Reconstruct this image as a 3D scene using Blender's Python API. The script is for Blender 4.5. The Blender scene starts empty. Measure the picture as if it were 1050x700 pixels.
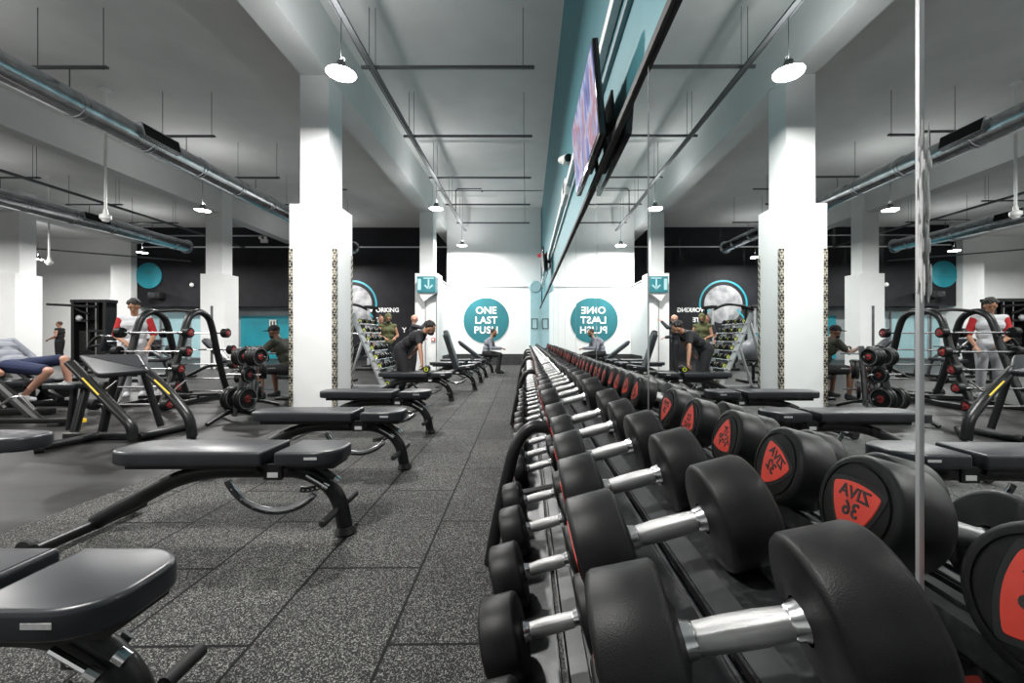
import bpy, bmesh, math, random
from mathutils import Vector, Matrix, Euler
random.seed(7)
PI = math.pi
R = math.radians
scn = bpy.context.scene
COL = scn.collection

# ---------------------------------------------------------------- camera
F, XV, YV, CH = 419.0, 539.5, 345.0, 1.126     # focal length in px of a 1050 px frame, vanishing point, eye height


def P(px, py, Z):
    return Vector(((px - XV) * Z / F, Z, CH + (YV - py) * Z / F))


cd = bpy.data.cameras.new('camera')
cd.sensor_width = 36
cd.lens = 36 * F / 1050
cd.shift_x = -(XV - 525) / 1050
cd.shift_y = -(350 - YV) / 1050
cd.clip_start = 0.02
cam = bpy.data.objects.new('camera', cd)
COL.objects.link(cam)
cam.location = (0, 0, CH)
cam.rotation_euler = (PI / 2, 0, 0)
scn.camera = cam

# ---------------------------------------------------------------- materials
MATS = {}


def mat(name, col, rough=0.5, metal=0.0, noise=0.0, nscale=30.0, bump=0.0, bscale=200.0, spec=0.5, coat=0.0):
    m = bpy.data.materials.new(name)
    m.use_nodes = True
    nt = m.node_tree
    b = nt.nodes['Principled BSDF']
    b.inputs['Base Color'].default_value = (*col, 1)
    b.inputs['Roughness'].default_value = rough
    b.inputs['Metallic'].default_value = metal
    b.inputs['Specular IOR Level'].default_value = spec
    b.inputs['Coat Weight'].default_value = coat
    tc = nt.nodes.new('ShaderNodeTexCoord')
    n = nt.nodes.new('ShaderNodeTexNoise')
    n.inputs['Scale'].default_value = nscale
    n.inputs['Detail'].default_value = 5
    nt.links.new(tc.outputs['Object'], n.inputs['Vector'])
    r = nt.nodes.new('ShaderNodeValToRGB')
    a = max(noise, 0.02)
    r.color_ramp.elements[0].position = 0.3
    r.color_ramp.elements[1].position = 0.7
    r.color_ramp.elements[0].color = (*[c * (1 - a) for c in col], 1)
    r.color_ramp.elements[1].color = (*[min(1, c * (1 + a)) for c in col], 1)
    nt.links.new(n.outputs['Fac'], r.inputs['Fac'])
    nt.links.new(r.outputs['Color'], b.inputs['Base Color'])
    if bump:
        n2 = nt.nodes.new('ShaderNodeTexNoise')
        n2.inputs['Scale'].default_value = bscale
        nt.links.new(tc.outputs['Object'], n2.inputs['Vector'])
        bp = nt.nodes.new('ShaderNodeBump')
        bp.inputs['Strength'].default_value = bump
        bp.inputs['Distance'].default_value = 0.002
        nt.links.new(n2.outputs['Fac'], bp.inputs['Height'])
        nt.links.new(bp.outputs['Normal'], b.inputs['Normal'])
    MATS[name] = m
    return m


def emat(name, col, strength):
    m = bpy.data.materials.new(name)
    m.use_nodes = True
    nt = m.node_tree
    b = nt.nodes['Principled BSDF']
    b.inputs['Base Color'].default_value = (*col, 1)
    b.inputs['Emission Color'].default_value = (*col, 1)
    b.inputs['Emission Strength'].default_value = strength
    MATS[name] = m
    return m


mat('wall_white', (0.80, 0.805, 0.80), 0.6, noise=0.015, nscale=3, bump=0.1, bscale=60)
mat('ceiling_paint', (0.72, 0.72, 0.705), 0.8, noise=0.06, nscale=1.2, bump=0.3, bscale=25)
mat('beam_paint', (0.70, 0.71, 0.70), 0.7, noise=0.03, nscale=2)
mat('teal_wall', (0.05, 0.20, 0.235), 0.55, noise=0.05, nscale=4)
mat('pale_teal', (0.36, 0.56, 0.60), 0.6, noise=0.04, nscale=4)
mat('teal_sign', (0.012, 0.16, 0.19), 0.5, noise=0.10, nscale=2)
mat('turquoise', (0.012, 0.27, 0.34), 0.45, noise=0.15, nscale=1.2)
mat('black_wall', (0.014, 0.014, 0.017), 0.6, spec=0.2, noise=0.25, nscale=2)
mat('grey_panel', (0.26, 0.29, 0.30), 0.5, noise=0.2, nscale=2)
mat('skirting', (0.025, 0.025, 0.026), 0.6, noise=0.3, nscale=6)
mat('white_paint', (0.85, 0.85, 0.85), 0.45)
mat('rubber', (0.0075, 0.0075, 0.0078), 0.42, spec=0.20, noise=0.4, nscale=18, bump=0.22, bscale=700)
_m = MATS['rubber']
_r = [n for n in _m.node_tree.nodes if n.type == 'VALTORGB'][0].color_ramp      # chalky scuffs
_e = _r.elements.new(0.76)
_e.color = (0.030, 0.030, 0.031, 1)
mat('rubber_face', (0.010, 0.0105, 0.011), 0.55, spec=0.25, noise=0.25, nscale=22)
mat('red_badge', (0.52, 0.030, 0.014), 0.42, noise=0.10, nscale=20)
mat('dark_red', (0.20, 0.010, 0.010), 0.45)
mat('rail_strip', (0.030, 0.031, 0.032), 0.38, noise=0.25, nscale=25)
mat('print_black', (0.012, 0.012, 0.012), 0.6)
mat('print_white', (0.92, 0.92, 0.92), 0.6)
mat('chrome', (0.72, 0.72, 0.73), 0.20, metal=1.0)
mat('leather', (0.018, 0.020, 0.024), 0.34, spec=0.42, noise=0.12, nscale=10, bump=0.06, bscale=160)
mat('frame_black', (0.007, 0.007, 0.0075), 0.36, spec=0.36, noise=0.2, nscale=12, bump=0.15, bscale=300)
mat('matt_black', (0.006, 0.006, 0.006), 0.65)
mat('screen_black', (0.006, 0.006, 0.007), 0.15)
mat('steel_grey', (0.16, 0.165, 0.17), 0.4, metal=0.7, noise=0.2, nscale=8)
mat('trim_grey', (0.35, 0.36, 0.37), 0.35, metal=0.6)
mat('silver_paint', (0.55, 0.56, 0.57), 0.35, metal=0.5, noise=0.08, nscale=9)
mat('yellow_green', (0.55, 0.62, 0.03), 0.5)
mat('yellow', (0.80, 0.52, 0.02), 0.5)
mat('red_plastic', (0.55, 0.02, 0.02), 0.4)
mat('white_plastic', (0.80, 0.80, 0.78), 0.35)
mat('label_white', (0.42, 0.42, 0.42), 0.4, noise=0.12, nscale=90)
mat('zinc', (0.62, 0.64, 0.66), 0.24, metal=1.0, noise=0.22, nscale=5, bump=0.5, bscale=18)
mat('strut', (0.13, 0.135, 0.14), 0.5, metal=0.5)
mat('skin_tan', (0.30, 0.145, 0.085), 0.5, noise=0.06, nscale=14)
mat('skin_pale', (0.46, 0.24, 0.17), 0.5, noise=0.06, nscale=14)
mat('skin_brown', (0.12, 0.055, 0.03), 0.5, noise=0.08, nscale=14)
mat('hair_black', (0.010, 0.008, 0.007), 0.6, bump=0.8, bscale=120)
mat('hair_brown', (0.07, 0.035, 0.02), 0.6, bump=0.8, bscale=120)
mat('cloth_black', (0.008, 0.008, 0.010), 0.85, noise=0.3, nscale=12, bump=0.4, bscale=60)
mat('cloth_charcoal', (0.022, 0.024, 0.028), 0.85, noise=0.2, nscale=12, bump=0.4, bscale=60)
mat('cloth_grey', (0.20, 0.21, 0.24), 0.85, noise=0.1, nscale=12, bump=0.4, bscale=60)
mat('cloth_lightgrey', (0.30, 0.30, 0.32), 0.85, noise=0.1, nscale=12, bump=0.4, bscale=60)
mat('cloth_olive', (0.075, 0.08, 0.028), 0.85, noise=0.2, nscale=12, bump=0.4, bscale=60)
mat('cloth_darkolive', (0.025, 0.028, 0.017), 0.85, noise=0.2, nscale=12, bump=0.4, bscale=60)
mat('cloth_navy', (0.006, 0.013, 0.05), 0.85, noise=0.2, nscale=12, bump=0.4, bscale=60)
mat('cloth_white', (0.50, 0.50, 0.52), 0.85, noise=0.05, nscale=12, bump=0.4, bscale=60)
mat('cloth_red', (0.38, 0.012, 0.015), 0.85, noise=0.1, nscale=12, bump=0.4, bscale=60)
mat('cloth_blue', (0.10, 0.20, 0.36), 0.85, noise=0.1, nscale=12)
mat('ball_grey', (0.22, 0.22, 0.24), 0.45, noise=0.08, nscale=8)
emat('lamp_glow', (1.0, 0.98, 0.95), 60.0)


def nodes_of(name):
    m = bpy.data.materials.new(name)
    m.use_nodes = True
    MATS[name] = m
    return m, m.node_tree, m.node_tree.nodes['Principled BSDF']


def floor_material():
    m, nt, b = nodes_of('rubber_tiles')
    N, L = nt.nodes.new, nt.links.new
    tc = N('ShaderNodeTexCoord')
    # brick pattern: tiles 1.0 m long (along the aisle) x 0.5 m wide, half-bond, turned 0.66 degrees
    mp = N('ShaderNodeMapping')
    mp.inputs['Rotation'].default_value = (0, 0, R(-90.66))
    mp.inputs['Location'].default_value = (0.0, 0.0, 0)
    L(tc.outputs['Object'], mp.inputs['Vector'])
    br = N('ShaderNodeTexBrick')
    br.offset = 0.5
    br.inputs['Scale'].default_value = 1
    br.inputs['Brick Width'].default_value = 1.0
    br.inputs['Row Height'].default_value = 0.5
    br.inputs['Mortar Size'].default_value = 0.0075
    br.inputs['Mortar Smooth'].default_value = 0.3
    br.inputs['Color1'].default_value = (0.80, 0.80, 0.80, 1)
    br.inputs['Color2'].default_value = (1.12, 1.12, 1.12, 1)
    br.inputs['Mortar'].default_value = (0.03, 0.03, 0.03, 1)
    # shift so that a long joint runs at x = -0.49 and cross joints fall on whole and half metres
    ad = N('ShaderNodeVectorMath')
    ad.operation = 'ADD'
    ad.inputs[1].default_value = FLOOR_SHIFT
    L(mp.outputs['Vector'], ad.inputs[0])
    L(ad.outputs[0], br.inputs['Vector'])
    # rubber granules
    vo = N('ShaderNodeTexVoronoi')
    vo.inputs['Scale'].default_value = 300
    L(tc.outputs['Object'], vo.inputs['Vector'])
    rmp = N('ShaderNodeValToRGB')
    rmp.color_ramp.elements[0].position = 0.0
    rmp.color_ramp.elements[0].color = (0.008, 0.008, 0.008, 1)
    rmp.color_ramp.elements[1].position = 0.62
    rmp.color_ramp.elements[1].color = (0.022, 0.022, 0.0215, 1)
    e = rmp.color_ramp.elements.new(0.74)
    e.color = (0.060, 0.059, 0.057, 1)
    e = rmp.color_ramp.elements.new(0.91)
    e.color = (0.25, 0.25, 0.24, 1)
    sp = N('ShaderNodeSeparateColor')
    L(vo.outputs['Color'], sp.inputs[0])
    L(sp.outputs[0], rmp.inputs['Fac'])
    # scuffs at larger scale
    nz = N('ShaderNodeTexNoise')
    nz.inputs['Scale'].default_value = 1.7
    nz.inputs['Detail'].default_value = 6
    L(tc.outputs['Object'], nz.inputs['Vector'])
    r2 = N('ShaderNodeValToRGB')
    r2.color_ramp.elements[0].position = 0.3
    r2.color_ramp.elements[0].color = (0.72, 0.72, 0.72, 1)
    r2.color_ramp.elements[1].position = 0.7
    r2.color_ramp.elements[1].color = (1.15, 1.15, 1.13, 1)
    L(nz.outputs['Fac'], r2.inputs['Fac'])
    m1 = N('ShaderNodeMixRGB')
    m1.blend_type = 'MULTIPLY'
    m1.inputs[0].default_value = 1
    L(rmp.outputs['Color'], m1.inputs[1])
    L(br.outputs['Color'], m1.inputs[2])
    m2 = N('ShaderNodeMixRGB')
    m2.blend_type = 'MULTIPLY'
    m2.inputs[0].default_value = 1
    L(m1.outputs[0], m2.inputs[1])
    L(r2.outputs['Color'], m2.inputs[2])
    L(m2.outputs[0], b.inputs['Base Color'])
    b.inputs['Roughness'].default_value = 0.75
    b.inputs['Specular IOR Level'].default_value = 0.16
    bp = N('ShaderNodeBump')
    bp.inputs['Strength'].default_value = 0.5
    bp.inputs['Distance'].default_value = 0.003
    L(sp.outputs[0], bp.inputs['Height'])
    L(bp.outputs['Normal'], b.inputs['Normal'])


FLOOR_SHIFT = (0.0, 0.0, 0.0)


def smooth_floor_material():
    m, nt, b = nodes_of('smooth_rubber')
    N, L = nt.nodes.new, nt.links.new
    tc = N('ShaderNodeTexCoord')
    br = N('ShaderNodeTexBrick')
    br.inputs['Scale'].default_value = 1
    br.inputs['Brick Width'].default_value = 1.0
    br.inputs['Row Height'].default_value = 1.0
    br.offset = 0.0
    br.inputs['Mortar Size'].default_value = 0.006
    br.inputs['Color1'].default_value = (0.011, 0.011, 0.011, 1)
    br.inputs['Color2'].default_value = (0.016, 0.016, 0.0155, 1)
    br.inputs['Mortar'].default_value = (0.004, 0.004, 0.004, 1)
    L(tc.outputs['Object'], br.inputs['Vector'])
    nz = N('ShaderNodeTexNoise')
    nz.inputs['Scale'].default_value = 2.2
    nz.inputs['Detail'].default_value = 8
    mp = N('ShaderNodeMapping')
    mp.inputs['Scale'].default_value = (0.35, 1.6, 1)
    L(tc.outputs['Object'], mp.inputs['Vector'])
    L(mp.outputs['Vector'], nz.inputs['Vector'])
    r2 = N('ShaderNodeValToRGB')
    r2.color_ramp.elements[0].position = 0.35
    r2.color_ramp.elements[0].color = (0.45, 0.45, 0.45, 1)
    r2.color_ramp.elements[1].position = 0.68
    r2.color_ramp.elements[1].color = (2.4, 2.4, 2.36, 1)
    L(nz.outputs['Fac'], r2.inputs['Fac'])
    m2 = N('ShaderNodeMixRGB')
    m2.blend_type = 'MULTIPLY'
    m2.inputs[0].default_value = 1
    L(br.outputs['Color'], m2.inputs[1])
    L(r2.outputs['Color'], m2.inputs[2])
    L(m2.outputs[0], b.inputs['Base Color'])
    b.inputs['Roughness'].default_value = 0.42
    b.inputs['Specular IOR Level'].default_value = 0.17


def tread_material():
    m, nt, b = nodes_of('tread_plate')
    N, L = nt.nodes.new, nt.links.new
    tc = N('ShaderNodeTexCoord')
    mp = N('ShaderNodeMapping')
    mp.inputs['Rotation'].default_value = (R(45), R(45), 0)
    mp.inputs['Scale'].default_value = (26, 26, 26)
    L(tc.outputs['Object'], mp.inputs['Vector'])
    ck = N('ShaderNodeTexChecker')
    ck.inputs['Scale'].default_value = 1
    ck.inputs['Color1'].default_value = (0.50, 0.46, 0.38, 1)
    ck.inputs['Color2'].default_value = (0.04, 0.035, 0.028, 1)
    L(mp.outputs['Vector'], ck.inputs['Vector'])
    L(ck.outputs['Color'], b.inputs['Base Color'])
    b.inputs['Metallic'].default_value = 0.4
    b.inputs['Roughness'].default_value = 0.4


def rail_material():
    m, nt, b = nodes_of('rack_rail')
    N, L = nt.nodes.new, nt.links.new
    tc = N('ShaderNodeTexCoord')
    nz = N('ShaderNodeTexNoise')
    nz.inputs['Scale'].default_value = 60
    nz.inputs['Detail'].default_value = 8
    L(tc.outputs['Object'], nz.inputs['Vector'])
    r = N('ShaderNodeValToRGB')
    r.color_ramp.elements[0].position = 0.5
    r.color_ramp.elements[0].color = (0.016, 0.017, 0.018, 1)
    r.color_ramp.elements[1].position = 0.72
    r.color_ramp.elements[1].color = (0.045, 0.045, 0.047, 1)
    L(nz.outputs['Fac'], r.inputs['Fac'])
    L(r.outputs['Color'], b.inputs['Base Color'])
    b.inputs['Roughness'].default_value = 0.35
    b.inputs['Metallic'].default_value = 0.3


def mirror_material():
    m, nt, b = nodes_of('mirror_glass')
    N, L = nt.nodes.new, nt.links.new
    out = nt.nodes['Material Output']
    b.inputs['Base Color'].default_value = (0.86, 0.89, 0.885, 1)
    b.inputs['Metallic'].default_value = 1.0
    b.inputs['Roughness'].default_value = 0.0
    tc = N('ShaderNodeTexCoord')
    # dried smears: fine stretched streaks with a shape of their own
    mp = N('ShaderNodeMapping')
    mp.inputs['Scale'].default_value = (1, 14, 2.2)
    mp.inputs['Rotation'].default_value = (R(18), 0, 0)
    L(tc.outputs['Object'], mp.inputs['Vector'])
    nz = N('ShaderNodeTexNoise')
    nz.inputs['Scale'].default_value = 5
    nz.inputs['Detail'].default_value = 8
    L(mp.outputs['Vector'], nz.inputs['Vector'])
    r = N('ShaderNodeValToRGB')
    r.color_ramp.elements[0].position = 0.60
    r.color_ramp.elements[0].color = (0, 0, 0, 1)
    r.color_ramp.elements[1].position = 0.85
    r.color_ramp.elements[1].color = (0.035, 0.035, 0.035, 1)
    L(nz.outputs['Fac'], r.inputs['Fac'])
    df = N('ShaderNodeBsdfDiffuse')
    df.inputs['Color'].default_value = (0.7, 0.72, 0.72, 1)
    mx = N('ShaderNodeMixShader')
    L(r.outputs['Color'], mx.inputs[0])
    L(b.outputs[0], mx.inputs[1])
    L(df.outputs[0], mx.inputs[2])
    L(mx.outputs[0], out.inputs['Surface'])


def screen_material():
    m, nt, b = nodes_of('screen_picture')
    N, L = nt.nodes.new, nt.links.new
    tc = N('ShaderNodeTexCoord')
    mp = N('ShaderNodeMapping')
    mp.inputs['Scale'].default_value = (1, 4.5, 2.0)
    mp.inputs['Rotation'].default_value = (R(25), 0, 0)
    L(tc.outputs['Object'], mp.inputs['Vector'])
    nz = N('ShaderNodeTexNoise')
    nz.inputs['Scale'].default_value = 1.6
    nz.inputs['Detail'].default_value = 3
    L(mp.outputs['Vector'], nz.inputs['Vector'])
    r = N('ShaderNodeValToRGB')
    cols = [(0.30, (0.05, 0.05, 0.22)), (0.42, (0.20, 0.22, 0.62)), (0.50, (0.60, 0.62, 0.85)),
            (0.58, (0.50, 0.16, 0.22)), (0.66, (0.30, 0.28, 0.55)), (0.80, (0.55, 0.50, 0.25))]
    for i, (p, c) in enumerate(cols):
        e = r.color_ramp.elements[i] if i < 2 else r.color_ramp.elements.new(p)
        e.position = p
        e.color = (*c, 1)
    L(nz.outputs['Fac'], r.inputs['Fac'])
    b.inputs['Base Color'].default_value = (0.02, 0.02, 0.02, 1)
    b.inputs['Roughness'].default_value = 0.2
    L(r.outputs['Color'], b.inputs['Emission Color'])
    b.inputs['Emission Strength'].default_value = 0.9


def moon_material():
    m, nt, b = nodes_of('moon_print')
    N, L = nt.nodes.new, nt.links.new
    tc = N('ShaderNodeTexCoord')
    nz = N('ShaderNodeTexNoise')
    nz.inputs['Scale'].default_value = 2.2
    nz.inputs['Detail'].default_value = 7
    L(tc.outputs['Object'], nz.inputs['Vector'])
    r = N('ShaderNodeValToRGB')
    r.color_ramp.elements[0].position = 0.35
    r.color_ramp.elements[0].color = (0.14, 0.14, 0.15, 1)
    r.color_ramp.elements[1].position = 0.65
    r.color_ramp.elements[1].color = (0.36, 0.36, 0.37, 1)
    L(nz.outputs['Fac'], r.inputs['Fac'])
    L(r.outputs['Color'], b.inputs['Base Color'])
    b.inputs['Roughness'].default_value = 0.6


def grip_material():
    m, nt, b = nodes_of('knurled_grip')
    N, L = nt.nodes.new, nt.links.new
    b.inputs['Base Color'].default_value = (0.50, 0.50, 0.50, 1)
    b.inputs['Metallic'].default_value = 1
    b.inputs['Roughness'].default_value = 0.36
    tc = N('ShaderNodeTexCoord')
    hs = []
    for ang in (40, -40):
        mp = N('ShaderNodeMapping')
        mp.inputs['Rotation'].default_value = (0, R(ang), R(ang))
        L(tc.outputs['Object'], mp.inputs['Vector'])
        wv = N('ShaderNodeTexWave')
        wv.inputs['Scale'].default_value = 420
        L(mp.outputs['Vector'], wv.inputs['Vector'])
        hs.append(wv)
    mu = N('ShaderNodeMath')
    mu.operation = 'ADD'
    L(hs[0].outputs['Fac'], mu.inputs[0])
    L(hs[1].outputs['Fac'], mu.inputs[1])
    bp = N('ShaderNodeBump')
    bp.inputs['Strength'].default_value = 0.35
    bp.inputs['Distance'].default_value = 0.001
    L(mu.outputs[0], bp.inputs['Height'])
    L(bp.outputs['Normal'], b.inputs['Normal'])


FLOOR_SHIFT = (0.0, 0.01, 0.0)
floor_material(); smooth_floor_material(); tread_material(); rail_material()
mirror_material(); screen_material(); moon_material(); grip_material()


# ---------------------------------------------------------------- mesh helpers
class MB:
    def __init__(s):
        s.bm = bmesh.new()

    def _add(s, verts, faces, M=None):
        vs = [s.bm.verts.new(M @ Vector(v) if M else Vector(v)) for v in verts]
        for f in faces:
            try:
                s.bm.faces.new([vs[i] for i in f])
            except ValueError:
                pass
        return vs

    def box(s, c, size, rot=None, bevel=0.0, seg=2):
        t = bmesh.new()
        bmesh.ops.create_cube(t, size=1)
        for v in t.verts:
            v.co = Vector((v.co.x * size[0], v.co.y * size[1], v.co.z * size[2]))
        if bevel:
            bmesh.ops.bevel(t, geom=t.edges[:], offset=bevel, segments=seg, profile=0.5, affect='EDGES')
        M = Matrix.Translation(c) @ (rot.to_4x4() if rot is not None else Matrix())
        s.merge(t, M)
        return s

    def merge(s, t, M=None):
        t.verts.index_update()
        s._add([v.co for v in t.verts], [[v.index for v in f.verts] for f in t.faces], M)
        t.free()
        return s

    def prism(s, poly, z0, z1, M=None, bevel=0.0, seg=3):
        t = bmesh.new()
        a = [t.verts.new((x, y, z0)) for x, y in poly]
        b = [t.verts.new((x, y, z1)) for x, y in poly]
        n = len(poly)
        t.faces.new(a[::-1]); t.faces.new(b)
        for i in range(n):
            t.faces.new((a[i], a[(i + 1) % n], b[(i + 1) % n], b[i]))
        bmesh.ops.recalc_face_normals(t, faces=t.faces[:])
        if bevel:
            ed = [e for e in t.edges if abs(e.verts[0].co.z - e.verts[1].co.z) < 1e-6]
            bmesh.ops.bevel(t, geom=ed, offset=bevel, segments=seg, profile=0.5, affect='EDGES')
        s.merge(t, M)
        return s

    def tube(s, pts, r, seg=12, cap=True, rs=None, flat=1.0):
        pts = [Vector(p) for p in pts]
        n = len(pts)
        ring = []
        up = None
        for i, p in enumerate(pts):
            d = (pts[min(i + 1, n - 1)] - pts[max(i - 1, 0)]).normalized()
            if up is None:
                up = Vector((0, 0, 1)) if abs(d.z) < 0.9 else Vector((0, 1, 0))
            a = d.cross(up)
            if a.length < 1e-4:
                a = d.cross(Vector((1, 0, 0)))
            a.normalize()
            b = a.cross(d).normalized()
            up = b
            rr = rs[i] if rs else r
            ring.append([s.bm.verts.new(p + a * rr * math.cos(2 * PI * k / seg) + b * rr * flat * math.sin(2 * PI * k / seg)) for k in range(seg)])
        for i in range(n - 1):
            for k in range(seg):
                s.bm.faces.new((ring[i][k], ring[i][(k + 1) % seg], ring[i + 1][(k + 1) % seg], ring[i + 1][k]))
        if cap:
            s.bm.faces.new(ring[0][::-1]); s.bm.faces.new(ring[-1])
        return s

    def lathe(s, prof, M=None, seg=32):      # profile of (x along axis, r), axis = local X
        rings = []
        for (x, r) in prof:
            if r < 1e-6:
                rings.append([s.bm.verts.new(M @ Vector((x, 0, 0)) if M else Vector((x, 0, 0)))])
            else:
                vs = []
                for k in range(seg):
                    v = Vector((x, r * math.cos(2 * PI * k / seg), r * math.sin(2 * PI * k / seg)))
                    vs.append(s.bm.verts.new(M @ v if M else v))
                rings.append(vs)
        for a, b in zip(rings, rings[1:]):
            for k in range(seg):
                k2 = (k + 1) % seg
                if len(a) == 1 and len(b) == 1:
                    continue
                if len(a) == 1:
                    s.bm.faces.new((a[0], b[k2], b[k]))
                elif len(b) == 1:
                    s.bm.faces.new((a[k], a[k2], b[0]))
                else:
                    s.bm.faces.new((a[k], a[k2], b[k2], b[k]))
        return s

    def sphere(s, c, rad, seg=16, M=None):
        t = bmesh.new()
        bmesh.ops.create_uvsphere(t, u_segments=seg, v_segments=max(6, seg // 2), radius=1)
        if not hasattr(rad, '__len__'):
            rad = (rad, rad, rad)
        MM = (M if M else Matrix()) @ Matrix.Translation(c) @ Matrix.Diagonal((*rad, 1))
        s.merge(t, MM)
        return s

    def cone(s, p0, p1, r0, r1, seg=12):
        return s.tube([p0, p1], 0, seg, True, [r0, r1])

    def mesh(s, name, material, smooth=True, angle=35):
        bmesh.ops.recalc_face_normals(s.bm, faces=s.bm.faces[:])
        if smooth:
            for f in s.bm.faces:
                f.smooth = True
            for e in s.bm.edges:
                if len(e.link_faces) == 2 and e.calc_face_angle(0) > R(angle):
                    e.smooth = False
        me = bpy.data.meshes.new(name)
        s.bm.to_mesh(me)
        s.bm.free()
        if material:
            me.materials.append(MATS[material])
        return me

    def build(s, name, material, parent=None, **kw):
        return link(name, s.mesh(name, material, **kw), parent)


def link(name, data, parent=None, loc=None, rot=None):
    o = bpy.data.objects.new(name, data)
    COL.objects.link(o)
    if parent:
        o.parent = parent
    if loc is not None:
        o.location = loc
    if rot is not None:
        o.rotation_euler = rot
    return o


def tag(o, label, cat, group=None, kind=None):
    o['label'] = label
    o['category'] = cat
    if group:
        o['group'] = group
    if kind:
        o['kind'] = kind
    return o


def thing(name, label, cat, loc=(0, 0, 0), rot=(0, 0, 0), group=None):
    o = link(name, None, None, loc, rot)
    o.empty_display_size = 0.1
    return tag(o, label, cat, group)


def struct(o):
    o['kind'] = 'structure'
    return o


def copy_tree(o, parent=None, mats=None):
    c = o.copy()
    COL.objects.link(c)
    c.parent = parent
    for ch in o.children:
        copy_tree(ch, c)
    return c


def fillet(pts, rad, n=6):
    """round the corners of a polyline"""
    pts = [Vector(p) for p in pts]
    out = [pts[0]]
    for i in range(1, len(pts) - 1):
        a, b, c = pts[i - 1], pts[i], pts[i + 1]
        r = min(rad, (a - b).length * 0.49, (c - b).length * 0.49)
        p0 = b + (a - b).normalized() * r
        p1 = b + (c - b).normalized() * r
        for k in range(n + 1):
            t = k / n
            out.append(p0 * (1 - t) ** 2 + b * 2 * t * (1 - t) + p1 * t * t)
    out.append(pts[-1])
    return out


def spline(pts, n=8):
    pts = [Vector(p) for p in pts]
    out = []
    for i in range(len(pts) - 1):
        p0 = pts[max(i - 1, 0)]; p1 = pts[i]; p2 = pts[i + 1]; p3 = pts[min(i + 2, len(pts) - 1)]
        for k in range(n):
            t = k / n
            out.append(0.5 * ((2 * p1) + (-p0 + p2) * t + (2 * p0 - 5 * p1 + 4 * p2 - p3) * t * t + (-p0 + 3 * p1 - 3 * p2 + p3) * t ** 3))
    out.append(pts[-1])
    return out


def text_mesh(name, body, size, material, bold=0.0, ext=0.001, align='CENTER', space=1.0):
    cu = bpy.data.curves.new(name, 'FONT')
    cu.body = body
    cu.size = size
    cu.extrude = ext
    cu.offset = bold
    cu.align_x = align
    cu.align_y = 'CENTER'
    cu.space_character = space
    cu.resolution_u = 3
    o = bpy.data.objects.new(name, cu)
    COL.objects.link(o)
    dg = bpy.context.evaluated_depsgraph_get()
    me = bpy.data.meshes.new_from_object(o.evaluated_get(dg))
    bpy.data.objects.remove(o)
    me.materials.clear()
    me.materials.append(MATS[material])
    me.name = name
    return me


def rounded_poly(poly, rads, n=6):
    """2D polygon with rounded corners"""
    out = []
    m = len(poly)
    for i in range(m):
        a = Vector(poly[i - 1]); b = Vector(poly[i]); c = Vector(poly[(i + 1) % m])
        r = rads[i] if hasattr(rads, '__len__') else rads
        if r <= 0:
            out.append(tuple(b)); continue
        r = min(r, (a - b).length * 0.48, (c - b).length * 0.48)
        p0 = b + (a - b).normalized() * r
        p1 = b + (c - b).normalized() * r
        for k in range(n + 1):
            t = k / n
            q = p0 * (1 - t) ** 2 + b * 2 * t * (1 - t) + p1 * t * t
            out.append((q.x, q.y))
    return out


ORD = ['first', 'second', 'third', 'fourth', 'fifth', 'sixth', 'seventh', 'eighth', 'ninth', 'tenth', 'eleventh', 'twelfth',
       'thirteenth', 'fourteenth', 'fifteenth', 'sixteenth', 'seventeenth', 'eighteenth', 'nineteenth']
TENS = ['', '', 'twenty', 'thirty', 'forty', 'fifty', 'sixty']
TENTH = ['', '', 'twentieth', 'thirtieth', 'fortieth', 'fiftieth', 'sixtieth']


def ordinal(i):      # 0 -> first
    if i < 19:
        return ORD[i]
    n = i + 1
    if n % 10 == 0:
        return TENTH[n // 10]
    return TENS[n // 10] + '-' + ORD[n % 10 - 1]


# ================================================================ THE ROOM
ZC = CH + 5.15          # ceiling height
XM = 0.50               # mirror plane (mean)
XT = 0.59               # teal wall (mean)
WSL = 0.004              # the mirror wall runs very slightly away from the floor grid


def xm(y):
    return 0.470 + WSL * y


def xt(y):
    return xm(y) + 0.09


def along(o):
    """turn an object built around its own centre to follow the mirror wall"""
    o.rotation_euler = (0, 0, -math.atan(WSL) + o.rotation_euler[2])
    return o

YB = 16.2               # end wall
YK = 19.3               # black wall
YL = 21.5               # far left wall plane


def wall(name, c, size, m):
    return struct(MB().box(c, size).build(name, m, smooth=False))


def wall_c(name, c, size, m):
    o = MB().box((0, 0, 0), size).build(name, m, smooth=False)
    o.location = c
    along(o)
    return struct(o)


wall('floor', (-0.9, 5.5, -0.1), (4.2, 34, 0.2), 'rubber_tiles')
# darker, smoother rubber beyond the benches
wall('floor_smooth_rubber', (-16.3, 7.5, -0.1), (26.6, 34, 0.2), 'smooth_rubber')
wall('ceiling', (-14.0, 7.5, ZC + 0.1), (31.5, 34, 0.2), 'ceiling_paint')
wall_c('wall_right', (xt(5.5) + 0.1, 5.5, ZC / 2), (0.2, 23, ZC + 0.2), 'teal_wall')
wall('wall_back', (-14.0, -6.1, ZC / 2), (31.5, 0.2, ZC), 'wall_white')
wall('wall_left', (-29.6, 7.5, ZC / 2), (0.2, 34, ZC), 'wall_white')
wall('wall_far_left', (-24.0, YL + 0.1, ZC / 2), (12.0, 0.2, ZC), 'wall_white')
XPIL0, XPIL1 = (113.5 - XV) * 19.0 / F, (140.5 - XV) * 19.3 / F
wall('wall_pilaster', ((XPIL0 + XPIL1) / 2, 20.2, ZC / 2), (XPIL1 - XPIL0, 2.4, ZC), 'wall_white')
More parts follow.
